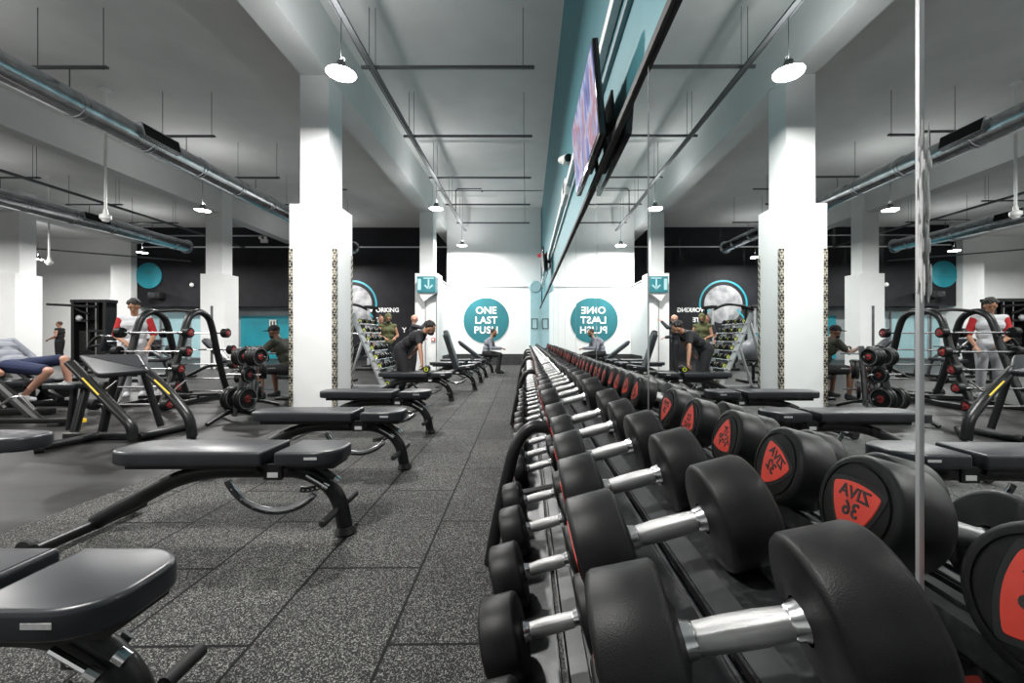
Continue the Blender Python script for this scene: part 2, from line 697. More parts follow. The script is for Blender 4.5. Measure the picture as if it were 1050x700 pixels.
# black wall: full height on the right, bulkhead above a pale recess on the left
zb = CH + 1.42
xs = -8.6
wall('wall_black', ((xs + 0.6) / 2, YK + 0.1, ZC / 2), (0.6 - xs, 0.2, ZC), 'black_wall')
wall('wall_black_bulkhead', ((XPIL1 + xs) / 2, YK + 0.1, (zb + ZC) / 2), (xs - XPIL1, 0.2, ZC - zb), 'black_wall')
wall('wall_recess', ((XPIL1 + xs) / 2, YK + 0.9, zb / 2), (xs - XPIL1, 0.2, zb), 'grey_panel')
# end wall (white) : lower thick part with ledge and upper part
xw0 = -3.02
zl = CH + 1.97
wall('wall_end', ((xw0 - 0.15 + XT) / 2, YB + 0.25, ZC / 2), (XT - xw0 + 0.15, 0.2, ZC), 'wall_white')
wall('wall_end_lower', ((xw0 + XT + 0.03) / 2, YB + 0.075, zl / 2), (XT - xw0, 0.15, zl), 'wall_white')
wall('trim_1', ((xw0 + XT) / 2, YB - 0.005, zl + 0.0), (XT - xw0, 0.03, 0.035), 'trim_grey')
# partition from the column to the end wall
wall('wall_partition', (xw0 - 0.06, (14.37 + YB) / 2 + 0.1, (zl + 0.05) / 2), (0.12, YB - 14.37 + 0.2, zl + 0.05), 'wall_white')
wall('trim_2', (xw0 + 0.01, (14.37 + YB) / 2, zl + 0.03), (0.03, YB - 14.37, 0.04), 'trim_grey')
# dark skirting
wall('baseboard_end', ((xw0 + XT) / 2, YB - 0.02, 0.22), (XT - xw0, 0.04, 0.44), 'skirting')
wall('baseboard_partition', (xw0 + 0.02, (14.37 + YB) / 2, 0.22), (0.04, YB - 14.37, 0.44), 'skirting')
# pale boxing in the mirror corner
wall('wall_boxing', ((0.17 + XT) / 2, YB - 0.12, (CH + 2.1) / 2), (XT - 0.17, 0.24, CH + 2.1), 'pale_teal')

# beams along the aisle and across
bw = 0.46
for i, x in enumerate((-3.40, -11.07, -18.3)):
    hb = CH + (4.22 if i == 0 else 4.38)
    wall('trim_%d' % (3 + i), (x, 7.0, (hb + ZC) / 2), (bw, 27, ZC - hb), 'beam_paint')


# columns
def column(x, y, ux, uy, lx, ly, name, wide_top=CH + 2.2, tread=False, near_off=0.12):
    # upper shaft & lower boxed-in part
    wall(name + '_shaft', (x, y, ZC / 2), (ux, uy, ZC - 0.02), 'wall_white')
    wall(name + '_casing', (x, y, wide_top / 2), (lx, ly, wide_top), 'wall_white')


def colstruct(name, x0, x1, y0, y1, z, m='wall_white'):
    return wall(name, ((x0 + x1) / 2, (y0 + y1) / 2, z / 2), (x1 - x0, y1 - y0, z), m)


# near column (front face at y = 6.75)
colstruct('wall_column_shaft', -3.65, -3.187, 6.60, 7.08, ZC)
colstruct('wall_column_casing', -3.765, -3.03, 6.50, 7.12, CH + 2.11)
colstruct('wall_column_shaft.001', -3.60, -3.14, 13.82, 14.3, ZC)
colstruct('wall_column_casing.001', -3.72, -2.95, 13.68, 14.37, CH + 2.12)
colstruct('wall_column_shaft.002', -11.33, -10.75, 14.45, 14.95, ZC)
colstruct('wall_column_casing.002', -11.40, -10.56, 14.3, 15.0, CH + 2.2)
colstruct('wall_column_shaft.003', -18.9, -17.86, 14.4, 14.9, ZC)
colstruct('wall_column_casing.003', -19.2, -17.76, 14.2, 15.0, CH + 2.2)
# tread-plate corner guards on the near column: each corner its own
for (cx, cy, sx, sy, lab) in ((-3.03, 6.50, -1, 1, 'gold tread-plate corner guard on the aisle corner of the near white column'),
                              (-3.765, 6.50, 1, 1, 'gold tread-plate corner guard on the left corner of the near white column'),
                              (-3.03, 7.12, -1, -1, 'gold tread-plate corner guard on the far aisle corner of the near white column')):
    b = MB()
    b.box((cx + sx * 0.026, cy - sy * 0.004, 1.27), (0.060, 0.008, 2.50))
    b.box((cx - sx * 0.004, cy + sy * 0.026, 1.27), (0.008, 0.060, 2.50))
    tag(b.build('corner_guard', 'tread_plate', smooth=False), lab, 'corner guard', 'tread-plate corner guards')
b = MB()
b.box((-11.0, 14.296, 1.1), (0.09, 0.008, 2.2))
tag(b.build('corner_guard', 'steel_grey', smooth=False), 'narrow grey steel strip up the front of the far left white column', 'corner guard')

# mirrors: one panel after the other along the wall
edges = [-1.85, -0.68, 0.493, 1.60, 2.81, 4.00, 5.20, 6.37, 7.54, 8.71, 9.88, 11.05, 12.22, 13.39, 14.56, 15.73]
yaw = {1: -0.5, 2: 0.0, 3: -0.15, 4: 0.15}
mz0, mz1 = 0.30, CH + 1.06
for i in range(len(edges) - 1):
    y0, y1 = edges[i], edges[i + 1]
    # panels hang a little out of true: each turns about its far edge
    hw = (y1 - y0) / 2
    ya = R(yaw.get(i, 0.0)) - math.atan(WSL)
    c = (xm(y1) + 0.006 + hw * math.sin(ya), y1 - hw * math.cos(ya), (mz0 + mz1) / 2)
    me = MB().box((0, 0, 0), (0.006, y1 - y0 - 0.005, mz1 - mz0)).mesh('mirror_panel', 'mirror_glass', smooth=False)
    o = link('mirror_panel', me, None, c, (0, 0, R(yaw.get(i, 0.0)) - math.atan(WSL)))
    where = 'nearest the camera, beside its right edge' if i == 1 else ('behind the camera at the near end of the row' if i == 0 else
             'in the row along the wall, %s beyond the nearest joint' % ordinal(i - 2))
    tag(o, 'frameless wall mirror panel %s' % where, 'mirror', 'wall mirror panels')
    if i:
        j = MB().box((0, 0, 0), (0.006 if i == 2 else 0.002, 0.005 if i == 2 else 0.003, mz1 - mz0)).build('trim_%d' % (20 + i), 'trim_grey', smooth=False)
        j.location = (xm(y0) + 0.003, y0, (mz0 + mz1) / 2)
        struct(j)
wall_c('trim_10', (xm(6.93) + 0.055, 6.93, (mz0 + mz1) / 2), (0.055, 17.6, mz1 - mz0 + 0.02), 'matt_black')      # mirror backing board
wall_c('trim_11', (xm(6.93) + 0.02, 6.93, mz1 + 0.022), (0.07, 17.6, 0.035), 'matt_black')                       # black cap over the mirrors
wall_c('trim_12', (xm(6.93) + 0.045, 6.93, mz1 + 0.052), (0.05, 17.6, 0.022), 'trim_grey')
# dried adhesive smear on the nearest joint
b = MB()
random.seed(3)
for k in range(40):
    z = CH + 0.06 + k * 0.0045 + random.uniform(-0.01, 0.01)
    w = 0.0009 * (1 + 2.0 * math.exp(-((k - 3) / 3.0) ** 2)) * random.uniform(0.5, 1.3)
    b.sphere((xm(0.5) - 0.001, 0.488 + random.uniform(-0.005, 0.004), z), (0.001, w, random.uniform(0.006, 0.022)), 8)
tag(b.build('adhesive_smear', 'label_white'), 'thin white smear of dried adhesive down the nearest mirror joint', 'smear')

# white trunking on the teal wall
wall_c('trim_13', (xt(6.0) - 0.03, 6.0, CH + 2.02), (0.05, 20.3, 0.085), 'white_paint')
wall_c('trim_14', (xt(6.0) - 0.015, 6.0, CH + 1.80), (0.03, 20.3, 0.03), 'trim_grey')

# ================================================================ CEILING SERVICES
ZS = CH + 4.2
lamp_i = 0
LAMPS = [(-2.4, 5.3, 'above the aisle beside the near white column'), (-2.4, 10.9, 'above the aisle before the far column'),
         (-2.4, 15.3, 'in front of the end wall'), (-2.4, 0.2, 'above the aisle behind the camera'),
         (-8.74, 11.04, 'left of the zinc duct'), (-15.6, 16.6, 'before the white pilaster at far left'),
         (-8.74, 5.3, 'left outside the frame'), (-15.6, 10.9, 'far left above the machines'), (-8.74, 17.6, 'before the black wall'),
         (-15.6, 5.3, 'outside the frame far left'), (-8.74, -0.2, 'behind the camera to the left'), (-21.5, 12.0, 'outside the frame at the left wall'),
         (-21.5, 18.0, 'by the far left wall'), (-15.6, -0.2, 'far behind to the left')]
ZLAMP = CH + 3.40
LAMPW = 370


def make_lamp():
    t = thing('high_bay_lamp', '', 'lamp')
    b = MB()
    Mz = Matrix.Rotation(R(90), 4, 'Y')          # lathe axis X -> down
    b.lathe([(-0.16, 0.0), (-0.16, 0.05), (-0.10, 0.065), (-0.06, 0.09), (-0.01, 0.19), (0.0, 0.20), (0.0, 0.192), (-0.012, 0.18)], Mz, 28)
    b.build('housing', 'steel_grey', t)
    b = MB()
    b.lathe([(-0.013, 0.0), (-0.013, 0.178), (-0.008, 0.178), (-0.006, 0.0)], Mz, 28)
    b.build('lens', 'lamp_glow', t)
    b = MB()
    b.tube([(0, 0, 0.155), (0, 0, ZS - ZLAMP)], 0.006, 6)
    b.tube([(0.0, 0, 0.155), (0.05, 0, 0.17), (0.05, 0, 0.2), (0, 0, 0.23)], 0.006, 6)
    b.build('hanging_wire', 'strut', t)
    return t


lamp0 = make_lamp()
ld = bpy.data.lights.new('lamp_light', 'AREA')
ld.shape = 'DISK'
ld.size = 0.34
ld.energy = LAMPW
ld.color = (1.0, 0.985, 0.96)
# added upward fill light above each lamp housing to brighten the ceiling
lu = bpy.data.lights.new('ceiling_fill_light', 'AREA')
lu.shape = 'DISK'
lu.size = 0.10
lu.energy = 20
for i, (x, y, where) in enumerate(LAMPS):
    t = lamp0 if i == 0 else copy_tree(lamp0)
    t.location = (x, y, ZLAMP)
    tag(t, 'round high-bay lamp hanging on a wire, %s' % where, 'lamp', 'high-bay lamps')
    lo = bpy.data.objects.new('lamp_light', ld)
    COL.objects.link(lo)
    lo.location = (x, y, ZLAMP - 0.012)
    up = bpy.data.objects.new('ceiling_fill_light', lu)
    COL.objects.link(up)
    up.location = (x, y, ZLAMP + 0.17)
    up.rotation_euler = (PI, 0, 0)

# long service tray above the lamps
b = MB()
b.box((-2.36, 5.2, ZS - 0.06), (0.07, 21.6, 0.03))
b.tube([(-2.43, -5.5, ZS - 0.05), (-2.43, 15.9, ZS - 0.05)], 0.013, 8)
for y in (2.0, 4.2, 6.4, 8.6, 10.85, 13.05, 15.15):
    b.tube([(-2.36, y, ZS - 0.06), (-2.36, y, ZC - 0.004)], 0.005, 6)
tag(b.build('cable_tray', 'strut', smooth=False), 'long grey cable tray under the crossbars above the aisle', 'cable tray')
b = MB()
b.box((-13.1, 8.0, ZS - 0.06), (0.10, 22, 0.05))
for y in (6.4, 8.6, 10.85, 13.05, 15.15):
    b.tube([(-13.1, y, ZS - 0.06), (-13.1, y, ZC - 0.004)], 0.005, 6)
tag(b.build('cable_tray', 'strut', smooth=False), 'long dark cable tray between the two ducts at upper left', 'cable tray')


def trapeze(x0, x1, y, z, label, group, rods=None):
    t = thing('trapeze_hanger', label, 'hanger', (0, 0, 0), group=group)
    b = MB()
    b.box(((x0 + x1) / 2, y, z), (x1 - x0, 0.042, 0.012))
    b.box(((x0 + x1) / 2, y - 0.018, z + 0.018), (x1 - x0, 0.006, 0.036))
    b.box(((x0 + x1) / 2, y + 0.018, z + 0.018), (x1 - x0, 0.006, 0.036))
    b.build('channel', 'strut', t, smooth=False)
    for x in rods or (x0 + 0.12, x1 - 0.18):
        MB().tube([(x, y, z - 0.03), (x, y, ZC)], 0.006, 6).build('rod', 'strut', t)
    return t


for i, y in enumerate((6.4, 8.6, 10.85, 13.05, 15.15)):
    trapeze(-2.58, 0.13, y, ZS, 'grey channel crossbar on two rods above the aisle, %s from the camera' % ordinal(i), 'crossbars above the aisle')
for i, y in enumerate((4.2, 6.4, 8.6, 10.85, 13.05, 15.15)):
    trapeze(-7.75, -6.55, y, ZS, 'short grey crossbar on rods over the near zinc duct, %s from the camera' % ordinal(i), 'crossbars over the near duct', (-7.65, -6.62))
for i, y in enumerate((8.6, 10.85, 13.05, 15.15)):
    trapeze(-14.7, -12.9, y, ZS, 'grey crossbar on rods over the far left duct, %s from the camera' % ordinal(i), 'crossbars over the far duct', (-14.6, -13.0))


def duct(x, z, y0, y1, r, label, grilles):
    t = thing('ventilation_duct', label, 'duct')
    b = MB()
    prof = []
    Mx = Matrix.Translation((x, 0, z)) @ Matrix.Rotation(R(90), 4, 'Z')
    pr = [(y0, 0)]
    y = y0
    pr.append((y0, r))
    while y < y1 - 1.2:
        y += 1.2
        pr += [(y - 0.06, r), (y - 0.055, r + 0.014), (y - 0.035, r + 0.014), (y - 0.03, r), (y + 0.02, r), (y + 0.025, r + 0.012), (y + 0.04, r + 0.012), (y + 0.045, r)]
    pr += [(y1, r), (y1, 0)]
    b.lathe(pr, Mx, 36)
    b.build('pipe', 'zinc', t)
    b = MB()
    b.lathe([(y1, 0), (y1, r + 0.05), (y1 + 0.03, r + 0.05), (y1 + 0.03, 0)], Mx, 36)
    b.build('end_flange', 'zinc', t)
    for gy in grilles:
        g = MB()
        rot = Matrix.Rotation(R(-14), 3, 'Y')
        c = Vector((x, gy, z)) + rot @ Vector((r * 0.98, 0, 0))
        g.box(c, (0.14, 0.80, 0.26), rot, 0.008)
        gb = g.build('grille_box', 'zinc', t, smooth=False)
        g = MB()
        for k in range(9):
            cc = Vector((x, gy, z)) + rot @ Vector((r * 0.98 + 0.071, 0, -0.10 + 0.025 * k))
            g.box(cc, (0.006, 0.74, 0.012), rot)
        cc = Vector((x, gy, z)) + rot @ Vector((r * 0.98 + 0.068, 0, 0))
        g.box(cc, (0.006, 0.76, 0.22), rot)
        g.build('grille', 'matt_black', gb, smooth=False)
    for k in range(int((y1 - y0) / 2.2)):
        yy = 4.2 + 2.2 * k
        if y0 < yy < y1:
            MB().tube([(x, yy, z + r), (x, yy, ZS)], 0.008, 6).build('hanger_rod', 'strut', t)
    return t


duct(-7.15, CH + 3.68, -5.5, 16.9, 0.205, 'large shiny zinc ventilation duct running away at upper left', (7.75, 3.2))
duct(-13.9, CH + 3.68, -5.5, 16.7, 0.23, 'shiny zinc ventilation duct further left, parallel to the near one', (13.0,))


def pendant(x, y, zbot, label):
    t = thing('ceiling_sensor', label, 'sensor', (x, y, zbot), group='white pendant sensors')
    H = ZC - zbot
    MB().lathe([(H, 0), (H, 0.09), (H - 0.03, 0.09), (H - 0.05, 0.03), (H - 0.05, 0)], Matrix.Rotation(R(-90), 4, 'Y'), 20).build('ceiling_plate', 'white_plastic', t)
    MB().tube([(0, 0, 0.14), (0, 0, H - 0.02)], 0.024, 12).build('drop_pipe', 'white_plastic', t)
    b = MB()
    Mz = Matrix.Rotation(R(-90), 4, 'Y')
    b.lathe([(0.22, 0), (0.22, 0.035), (0.13, 0.045), (0.10, 0.095), (0.03, 0.095), (0.0, 0.06), (-0.03, 0.05), (-0.045, 0)], Mz, 24)
    b.build('sensor_head', 'white_plastic', t)
    return t


pendant(-8.75, 8.5, CH + 2.42, 'white sensor on a long drop pipe hanging left of the near zinc duct')
pendant(-15.3, 13.1, CH + 2.32, 'small white sensor on a long drop pipe at far left')

# curved conduit near the far end of the aisle
b = MB()
b.tube(fillet([(-2.45, 14.2, CH + 4.13), (-2.45, 14.2, CH + 5.13), (-1.55, 14.2, CH + 5.13)], 0.12), 0.018, 8)
b.sphere((-1.53, 14.2, CH + 5.05), 0.035, 10)
tag(b.build('conduit', 'strut'), 'bent grey conduit rising to the ceiling at the far end of the aisle', 'conduit')
b = MB()
b.tube([(-3.2, 14.4, CH + 5.136), (XT, 14.4, CH + 5.136)], 0.014, 8)
tag(b.build('conduit', 'strut'), 'thin conduit crossing the ceiling before the end wall', 'conduit')
b = MB()
b.tube([(-18.1, YK - 0.032, CH + 4.22), (-3.0, YK - 0.032, CH + 4.22)], 0.03, 8)
tag(b.build('conduit', 'white_paint'), 'white pipe running high across the black wall', 'conduit')
b = MB()
b.tube([(-17.0, YK - 0.04, CH + 4.75), (-12.2, YK - 0.04, CH + 4.75)], 0.035, 8)
tag(b.build('conduit', 'trim_grey'), 'grey pipe above the white one before the black wall at left', 'conduit')
b = MB()
b.tube(fillet([(-4.6, 8.9, ZC), (-4.6, 8.9, CH + 3.2), (-3.9, 8.9, CH + 3.2)], 0.1), 0.018, 8)
tag(b.build('conduit', 'strut'), 'bent dark conduit reaching behind the near white column', 'conduit')
b = MB()
b.tube([(-20.5, 16.0, CH + 3.55), (-15.6, 19.0, CH + 3.5)], 0.03, 8)
tag(b.build('conduit', 'strut'), 'dark conduit slanting across the upper far left wall', 'conduit')

# security cameras, TV screens, small wall things
t = thing('security_camera', 'white security camera on the teal wall left of the large screen', 'camera', P(579, 163, 5.4))
MB().box((0.02, 0, -0.03), (0.10, 0.12, 0.08), None, 0.02).build('mount', 'white_plastic', t)
MB().lathe([(-0.10, 0), (-0.10, 0.045), (0.06, 0.055), (0.10, 0.03), (0.10, 0)], Matrix.Rotation(R(-65), 4, 'Z') @ Matrix.Rotation(R(12), 4, 'Y'), 20).build('body', 'white_plastic', t)
MB().lathe([(0.08, 0), (0.08, 0.05), (0.115, 0.048), (0.12, 0)], Matrix.Rotation(R(-65), 4, 'Z') @ Matrix.Rotation(R(12), 4, 'Y'), 20).build('lens', 'screen_black', t)
t = thing('wall_speaker', 'white wall unit with a dark grille under the security camera', 'speaker', (xt(5.6) - 0.02, 5.6, CH + 1.97))
MB().box((-0.02, 0, 0), (0.08, 0.50, 0.22), None, 0.01).build('housing', 'white_plastic', t)
MB().box((-0.062, -0.12, 0), (0.006, 0.16, 0.14)).build('grille', 'matt_black', t)


def television(loc, w, h, label, tilt=4.5, on=True):
    t = thing('television', label, 'television', loc, (0, R(-tilt), 0))
    MB().box((0.0, 0, 0), (0.035, w, h), None, 0.006).build('casing', 'screen_black', t)
    MB().box((0.045, 0, -0.03), (0.06, w * 0.55, h * 0.6), None, 0.012).build('back_housing', 'matt_black', t)
    s = MB().box((-0.019, 0, 0.004), (0.002, w - 0.03, h - 0.045)).build('screen', 'screen_picture' if on else 'screen_black', t)
    b = MB()
    b.box((0.10, 0, 0.0), (0.12, 0.06, 0.06))
    b.box((0.155, 0, 0.0), (0.015, 0.30, 0.34))
    b.box((0.085, -0.15, 0.0), (0.02, 0.04, 0.42))
    b.box((0.085, 0.15, 0.0), (0.02, 0.04, 0.42))
    b.build('wall_bracket', 'matt_black', t, smooth=False)
    return t


tv = television((0.390, 2.68, CH + 1.345), 0.98, 0.52, 'flat television with a bright picture on a tilted bracket above the mirrors')
television((0.40, 9.6, CH + 1.75), 0.98, 0.52, 'black television seen edge-on near the far end of the teal wall', on=False)
t = thing('alarm_beacon', 'small red alarm beacon on the far end of the teal wall', 'alarm', P(553, 262, 12.0))
MB().box((0.11, 0, 0), (0.22, 0.10, 0.12), None, 0.01).build('base', 'red_plastic', t)
MB().sphere((-0.01, 0, 0), 0.05, 12).build('light_cap', 'red_plastic', t)
t = thing('fan_unit', 'pale blue round wall fan at the far end above the mirrors', 'fan', P(549, 294, 14.0))
MB().lathe([(-0.05, 0), (-0.05, 0.18), (0.0, 0.22), (0.06, 0.20), (0.08, 0)], Matrix.Rotation(R(90), 4, 'Z'), 24).build('housing', 'pale_teal', t)
MB().box((0.18, 0.05, 0.0), (0.24, 0.05, 0.05)).build('bracket', 'white_plastic', t)
t = thing('notice_frame', 'small dark framed notice on the pale boxing at the end wall', 'frame', (0.325, YB - 0.25, CH + 0.50))
b = MB()
for (c, s) in (((0, 0, 0.19), (0.24, 0.02, 0.03)), ((0, 0, -0.19), (0.24, 0.02, 0.03)), ((-0.11, 0, 0), (0.03, 0.02, 0.41)), ((0.11, 0, 0), (0.03, 0.02, 0.41))):
    b.box(c, s)
b.build('frame', 'cloth_charcoal', t, smooth=False)
MB().box((0, 0.003, 0), (0.2, 0.006, 0.36)).build('notice', 'pale_teal', t)

# teal sign box with arrow on the far column
t = thing('direction_sign', 'teal box sign with a white down arrow on the far column corner', 'sign', (-3.255, 13.64, CH + 1.70))
MB().box((0, -0.16, 0), (0.60, 0.36, 0.52)).build('box', 'teal_sign', t, smooth=False)
b = MB()
yy = -0.345
b.box((0.08, yy, 0.04), (0.05, 0.006, 0.24))
b.box((0.02, yy, -0.09), (0.05, 0.006, 0.20), Matrix.Rotation(R(-45), 3, 'Y'))
b.box((0.14, yy, -0.09), (0.05, 0.006, 0.20), Matrix.Rotation(R(45), 3, 'Y'))
b.box((0.08, yy, 0.20), (0.34, 0.006, 0.035))
b.box((-0.22, yy, 0.0), (0.11, 0.006, 0.36))
b.build('arrow', 'pale_teal', t, smooth=False)
MB().prism([(-0.28, 0), (0.28, 0), (-0.1, -0.28)], -0.1, 0.1, Matrix.Translation((0, -0.16, -0.26)) @ Matrix.Rotation(R(90), 4, 'X')).build('lower_fin', 'wall_white', t, smooth=False)
b = MB()
b.tube([(-3.0, 13.66, 0.0), (-3.0, 13.66, CH + 1.46)], 0.02, 8)
tag(b.build('conduit', 'trim_grey'), 'grey vertical conduit below the teal arrow sign', 'conduit')
b = MB()
b.tube([(-3.37, 13.66, 0.0), (-3.37, 13.66, CH + 1.40)], 0.015, 8)
tag(b.build('conduit', 'trim_grey'), 'thin conduit down to the red call point on the far column', 'conduit')
t = thing('fire_call_point', 'small red fire call point on the far column', 'alarm', (-3.10, 13.66, CH - 0.1))
MB().box((0, -0.02, 0), (0.12, 0.06, 0.12), None, 0.01).build('case', 'red_plastic', t)
MB().box((0, -0.053, 0), (0.07, 0.004, 0.07)).build('window', 'white_plastic', t)


# ---- wall graphics
def disc_sign(name, c, r, m, label, n=48, t=0.02):
    th = thing(name, label, 'sign', c)
    MB().lathe([(-t, 0), (-t, r), (0, r), (0, 0)], Matrix.Rotation(R(90), 4, 'Z'), n).build('disc', m, th, smooth=False)
    return th


Zc = YB - 0.005
c = P(498.5, 328.5, Zc)
sg = disc_sign('wall_logo', c, 23.2 * Zc / F, 'teal_sign', 'large round teal wall logo reading ONE LAST PUSH', t=0.012)
for k, w in enumerate(('ONE', 'LAST', 'PUSH')):
    o = link('lettering', text_mesh('lettering', w, 0.385, 'print_white', bold=0.010, ext=0.002, space=1.06), sg,
             (0.0, -0.018, 0.39 - 0.39 * k), (PI / 2, 0, 0))
# black wall lettering
t = thing('painted_lettering', 'white capital lettering WORKING LATE on the black wall', 'lettering', (0, YK - 0.012, 0))
for (w, px, py, s) in (('WORKING', 379, 318, 0.285), ('LATE', 379, 328, 0.285)):
    q = P(px, py, YK)
    link('lettering', text_mesh('lettering', w, s, 'print_white', bold=0.008, ext=0.002, align='LEFT'), t, (q.x, 0, q.z), (PI / 2, 0, 0))
q = P(412.5, 338.5, YK)
link('lettering', text_mesh('lettering', 'Y', 0.32, 'print_white', bold=0.008, ext=0.002, align='LEFT'), t, (q.x, 0, q.z), (PI / 2, 0, 0))
# moon picture with teal ring and lines
mc = P(362, 312, YK)
t = thing('moon_mural', 'large grey moon mural with a teal ring on the black wall', 'mural', (mc.x, YK, mc.z))
MB().lathe([(-0.01, 0), (-0.01, 0.90), (0, 0.90), (0, 0)], Matrix.Rotation(R(90), 4, 'Z'), 64).build('moon', 'moon_print', t, smooth=False)
b = MB()
for k in range(40):
    a0, a1 = R(-10 + 200 * k / 40), R(-10 + 200 * (k + 1) / 40)
    r0, r1 = 1.06, 1.14
    b.prism([(r0 * math.cos(a0), r0 * math.sin(a0)), (r1 * math.cos(a0), r1 * math.sin(a0)), (r1 * math.cos(a1), r1 * math.sin(a1)), (r0 * math.cos(a1), r0 * math.sin(a1))],
            0, 0.012, Matrix.Rotation(R(90), 4, 'X'))
b.build('ring', 'turquoise', t, smooth=False)
b = MB()
b.box((1.25, -0.008, -1.0), (0.07, 0.012, 1.9), Matrix.Rotation(R(-38), 3, 'Y'))
b.build('teal_line', 'turquoise', t, smooth=False)
b = MB()
b.box((-1.25, -0.008, -1.0), (0.07, 0.012, 1.9), Matrix.Rotation(R(38), 3, 'Y'))
b.build('teal_line', 'turquoise', t, smooth=False)
# round turquoise sign with up arrow
c = P(153, 282.5, YK)
sg = disc_sign('round_wall_sign', (c.x, YK, c.z), 13.2 * YK / F, 'turquoise', 'round turquoise sign with a dark up arrow on the black wall', t=0.03)
b = MB()
b.box((0, -0.035, 0.06), (0.05, 0.006, 0.24))
b.box((-0.06, -0.035, 0.16), (0.05, 0.006, 0.20), Matrix.Rotation(R(45), 3, 'Y'))
b.box((0.06, -0.035, 0.16), (0.05, 0.006, 0.20), Matrix.Rotation(R(-45), 3, 'Y'))
for k in range(11):
    if k != 5:
        b.box((-0.36 + 0.072 * k, -0.035, -0.13), (0.045, 0.006, 0.05))
b.build('arrow', 'teal_wall', sg, smooth=False)
# black wall projector and small light
t = thing('wall_speaker', 'black loudspeaker below the round turquoise sign', 'speaker', P(160.5, 303, YK - 0.2))
MB().box((0, 0, 0), (0.55, 0.35, 0.30), None, 0.05).build('cabinet', 'matt_black', t)
MB().lathe([(-0.02, 0), (-0.02, 0.11), (0.01, 0.12), (0.01, 0)], Matrix.Translation((0, -0.18, 0)) @ Matrix.Rotation(R(90), 4, 'Z'), 20).build('cone', 'cloth_charcoal', t)
MB().box((0, 0.18, 0.1), (0.08, 0.1, 0.08)).build('bracket', 'matt_black', t)
t = thing('dome_camera', 'tiny white dome camera on the black wall between sign and column', 'camera', P(196.5, 292, YK - 0.05))
MB().lathe([(-0.08, 0), (-0.07, 0.05), (0, 0.10), (0.05, 0.10), (0.05, 0)], Matrix.Rotation(R(90), 4, 'Z'), 16).build('dome', 'white_plastic', t)
MB().lathe([(0.0, 0.0), (0.0, 0.13), (0.05, 0.13), (0.05, 0)], Matrix.Rotation(R(90), 4, 'Z'), 16).build('base_ring', 'cloth_charcoal', t)
t = thing('emergency_light', 'white twin emergency light high on the pipe before the black wall', 'lamp', P(271, 247, YK - 0.06))
MB().box((0, 0, 0), (0.30, 0.12, 0.16), None, 0.01).build('case', 'white_plastic', t)
for sx in (-0.12, 0.12):
    MB().lathe([(-0.08, 0), (-0.08, 0.07), (0.03, 0.04), (0.03, 0)], Matrix.Translation((sx, -0.06, 0.12)) @ Matrix.Rotation(R(90), 4, 'Z'), 14).build('lamp_head', 'white_plastic', t)
# turquoise wall panel with toilet sign, left recess
q = P(269, 340, YK - 0.1)
t = thing('wall_panel', 'turquoise panel on the back wall behind the weight trees', 'panel', (q.x, YK + 0.76, 1.10))
MB().box((0, 0, 0.0), (3.2, 0.05, 2.1)).build('board', 'turquoise', t, smooth=False)
t = thing('toilet_sign', 'small white toilet sign with two dark figures on the turquoise panel', 'sign', (q.x - 0.0, YK + 0.70, 1.78))
MB().box((0, 0, 0.0), (0.34, 0.03, 0.34), None, 0.006).build('plate', 'white_plastic', t, smooth=False)
b = MB()
for sx in (-0.07, 0.07):
    b.sphere((sx, -0.018, 0.09), (0.028, 0.006, 0.028), 10)
    b.box((sx, -0.018, -0.02), (0.07, 0.006, 0.17))
b.build('figures', 'print_black', t)
for i, (px0, px1) in enumerate(((122, 150), (152, 178), (182, 204))):
    a, c2 = P(px0, 330, YK), P(px1, 330, YK)
    t = thing('glass_panel', 'pale glazed panel under the black bulkhead, %s from the left' % ordinal(i), 'panel', ((a.x + c2.x) / 2, YK + 0.77, 1.2))
    MB().box((0, 0, 0), ((c2.x - a.x) * 0.94, 0.03, 2.2)).build('pane', 'pale_teal', t, smooth=False)
    b = MB()
    wd = (c2.x - a.x) * 0.96
    b.box((0, -0.02, 1.12), (wd, 0.04, 0.05)); b.box((0, -0.02, -1.12), (wd, 0.04, 0.05))
    b.box((-wd / 2, -0.02, 0), (0.05, 0.04, 2.28)); b.box((wd / 2, -0.02, 0), (0.05, 0.04, 2.28))
    b.build('frame', 'trim_grey', t, smooth=False)
t = thing('door_frame', 'pale grey doorway recessed in the far left white wall', 'doorway', (-20.3, YL - 0.02, 0))
MB().box((0, 0, 1.05), (1.1, 0.04, 2.1)).build('door_leaf', 'grey_panel', t, smooth=False)
MB().box((0, -0.02, 2.13), (1.2, 0.06, 0.06)).build('lintel', 'trim_grey', t, smooth=False)
tag(MB().box((-18.9, YL - 0.1, CH + 1.45), (0.5, 0.2, 0.6), None, 0.03).build('wall_box', 'white_plastic'), 'white wall box beside the pulldown machine bar', 'box')

# ================================================================ DUMBBELLS
def badge_poly(rad, bulge, n=8):
    pts = [Vector((rad * math.cos(a), rad * math.sin(a))) for a in (R(270), R(30), R(150))]
    out = []
    for i in range(3):
        a, b = pts[i], pts[(i + 1) % 3]
        d = (b - a); nrm = Vector((d.y, -d.x)).normalized()
        for k in range(n):
            t = k / n
            q = a.lerp(b, t) + nrm * bulge * 4 * t * (1 - t)
            out.append((q.x, q.y))
    return rounded_poly(out, [rad * 0.10 if i % n == 0 else 0 for i in range(len(out))], 3)


GL, TH = 0.070, 0.088       # half grip length, head thickness


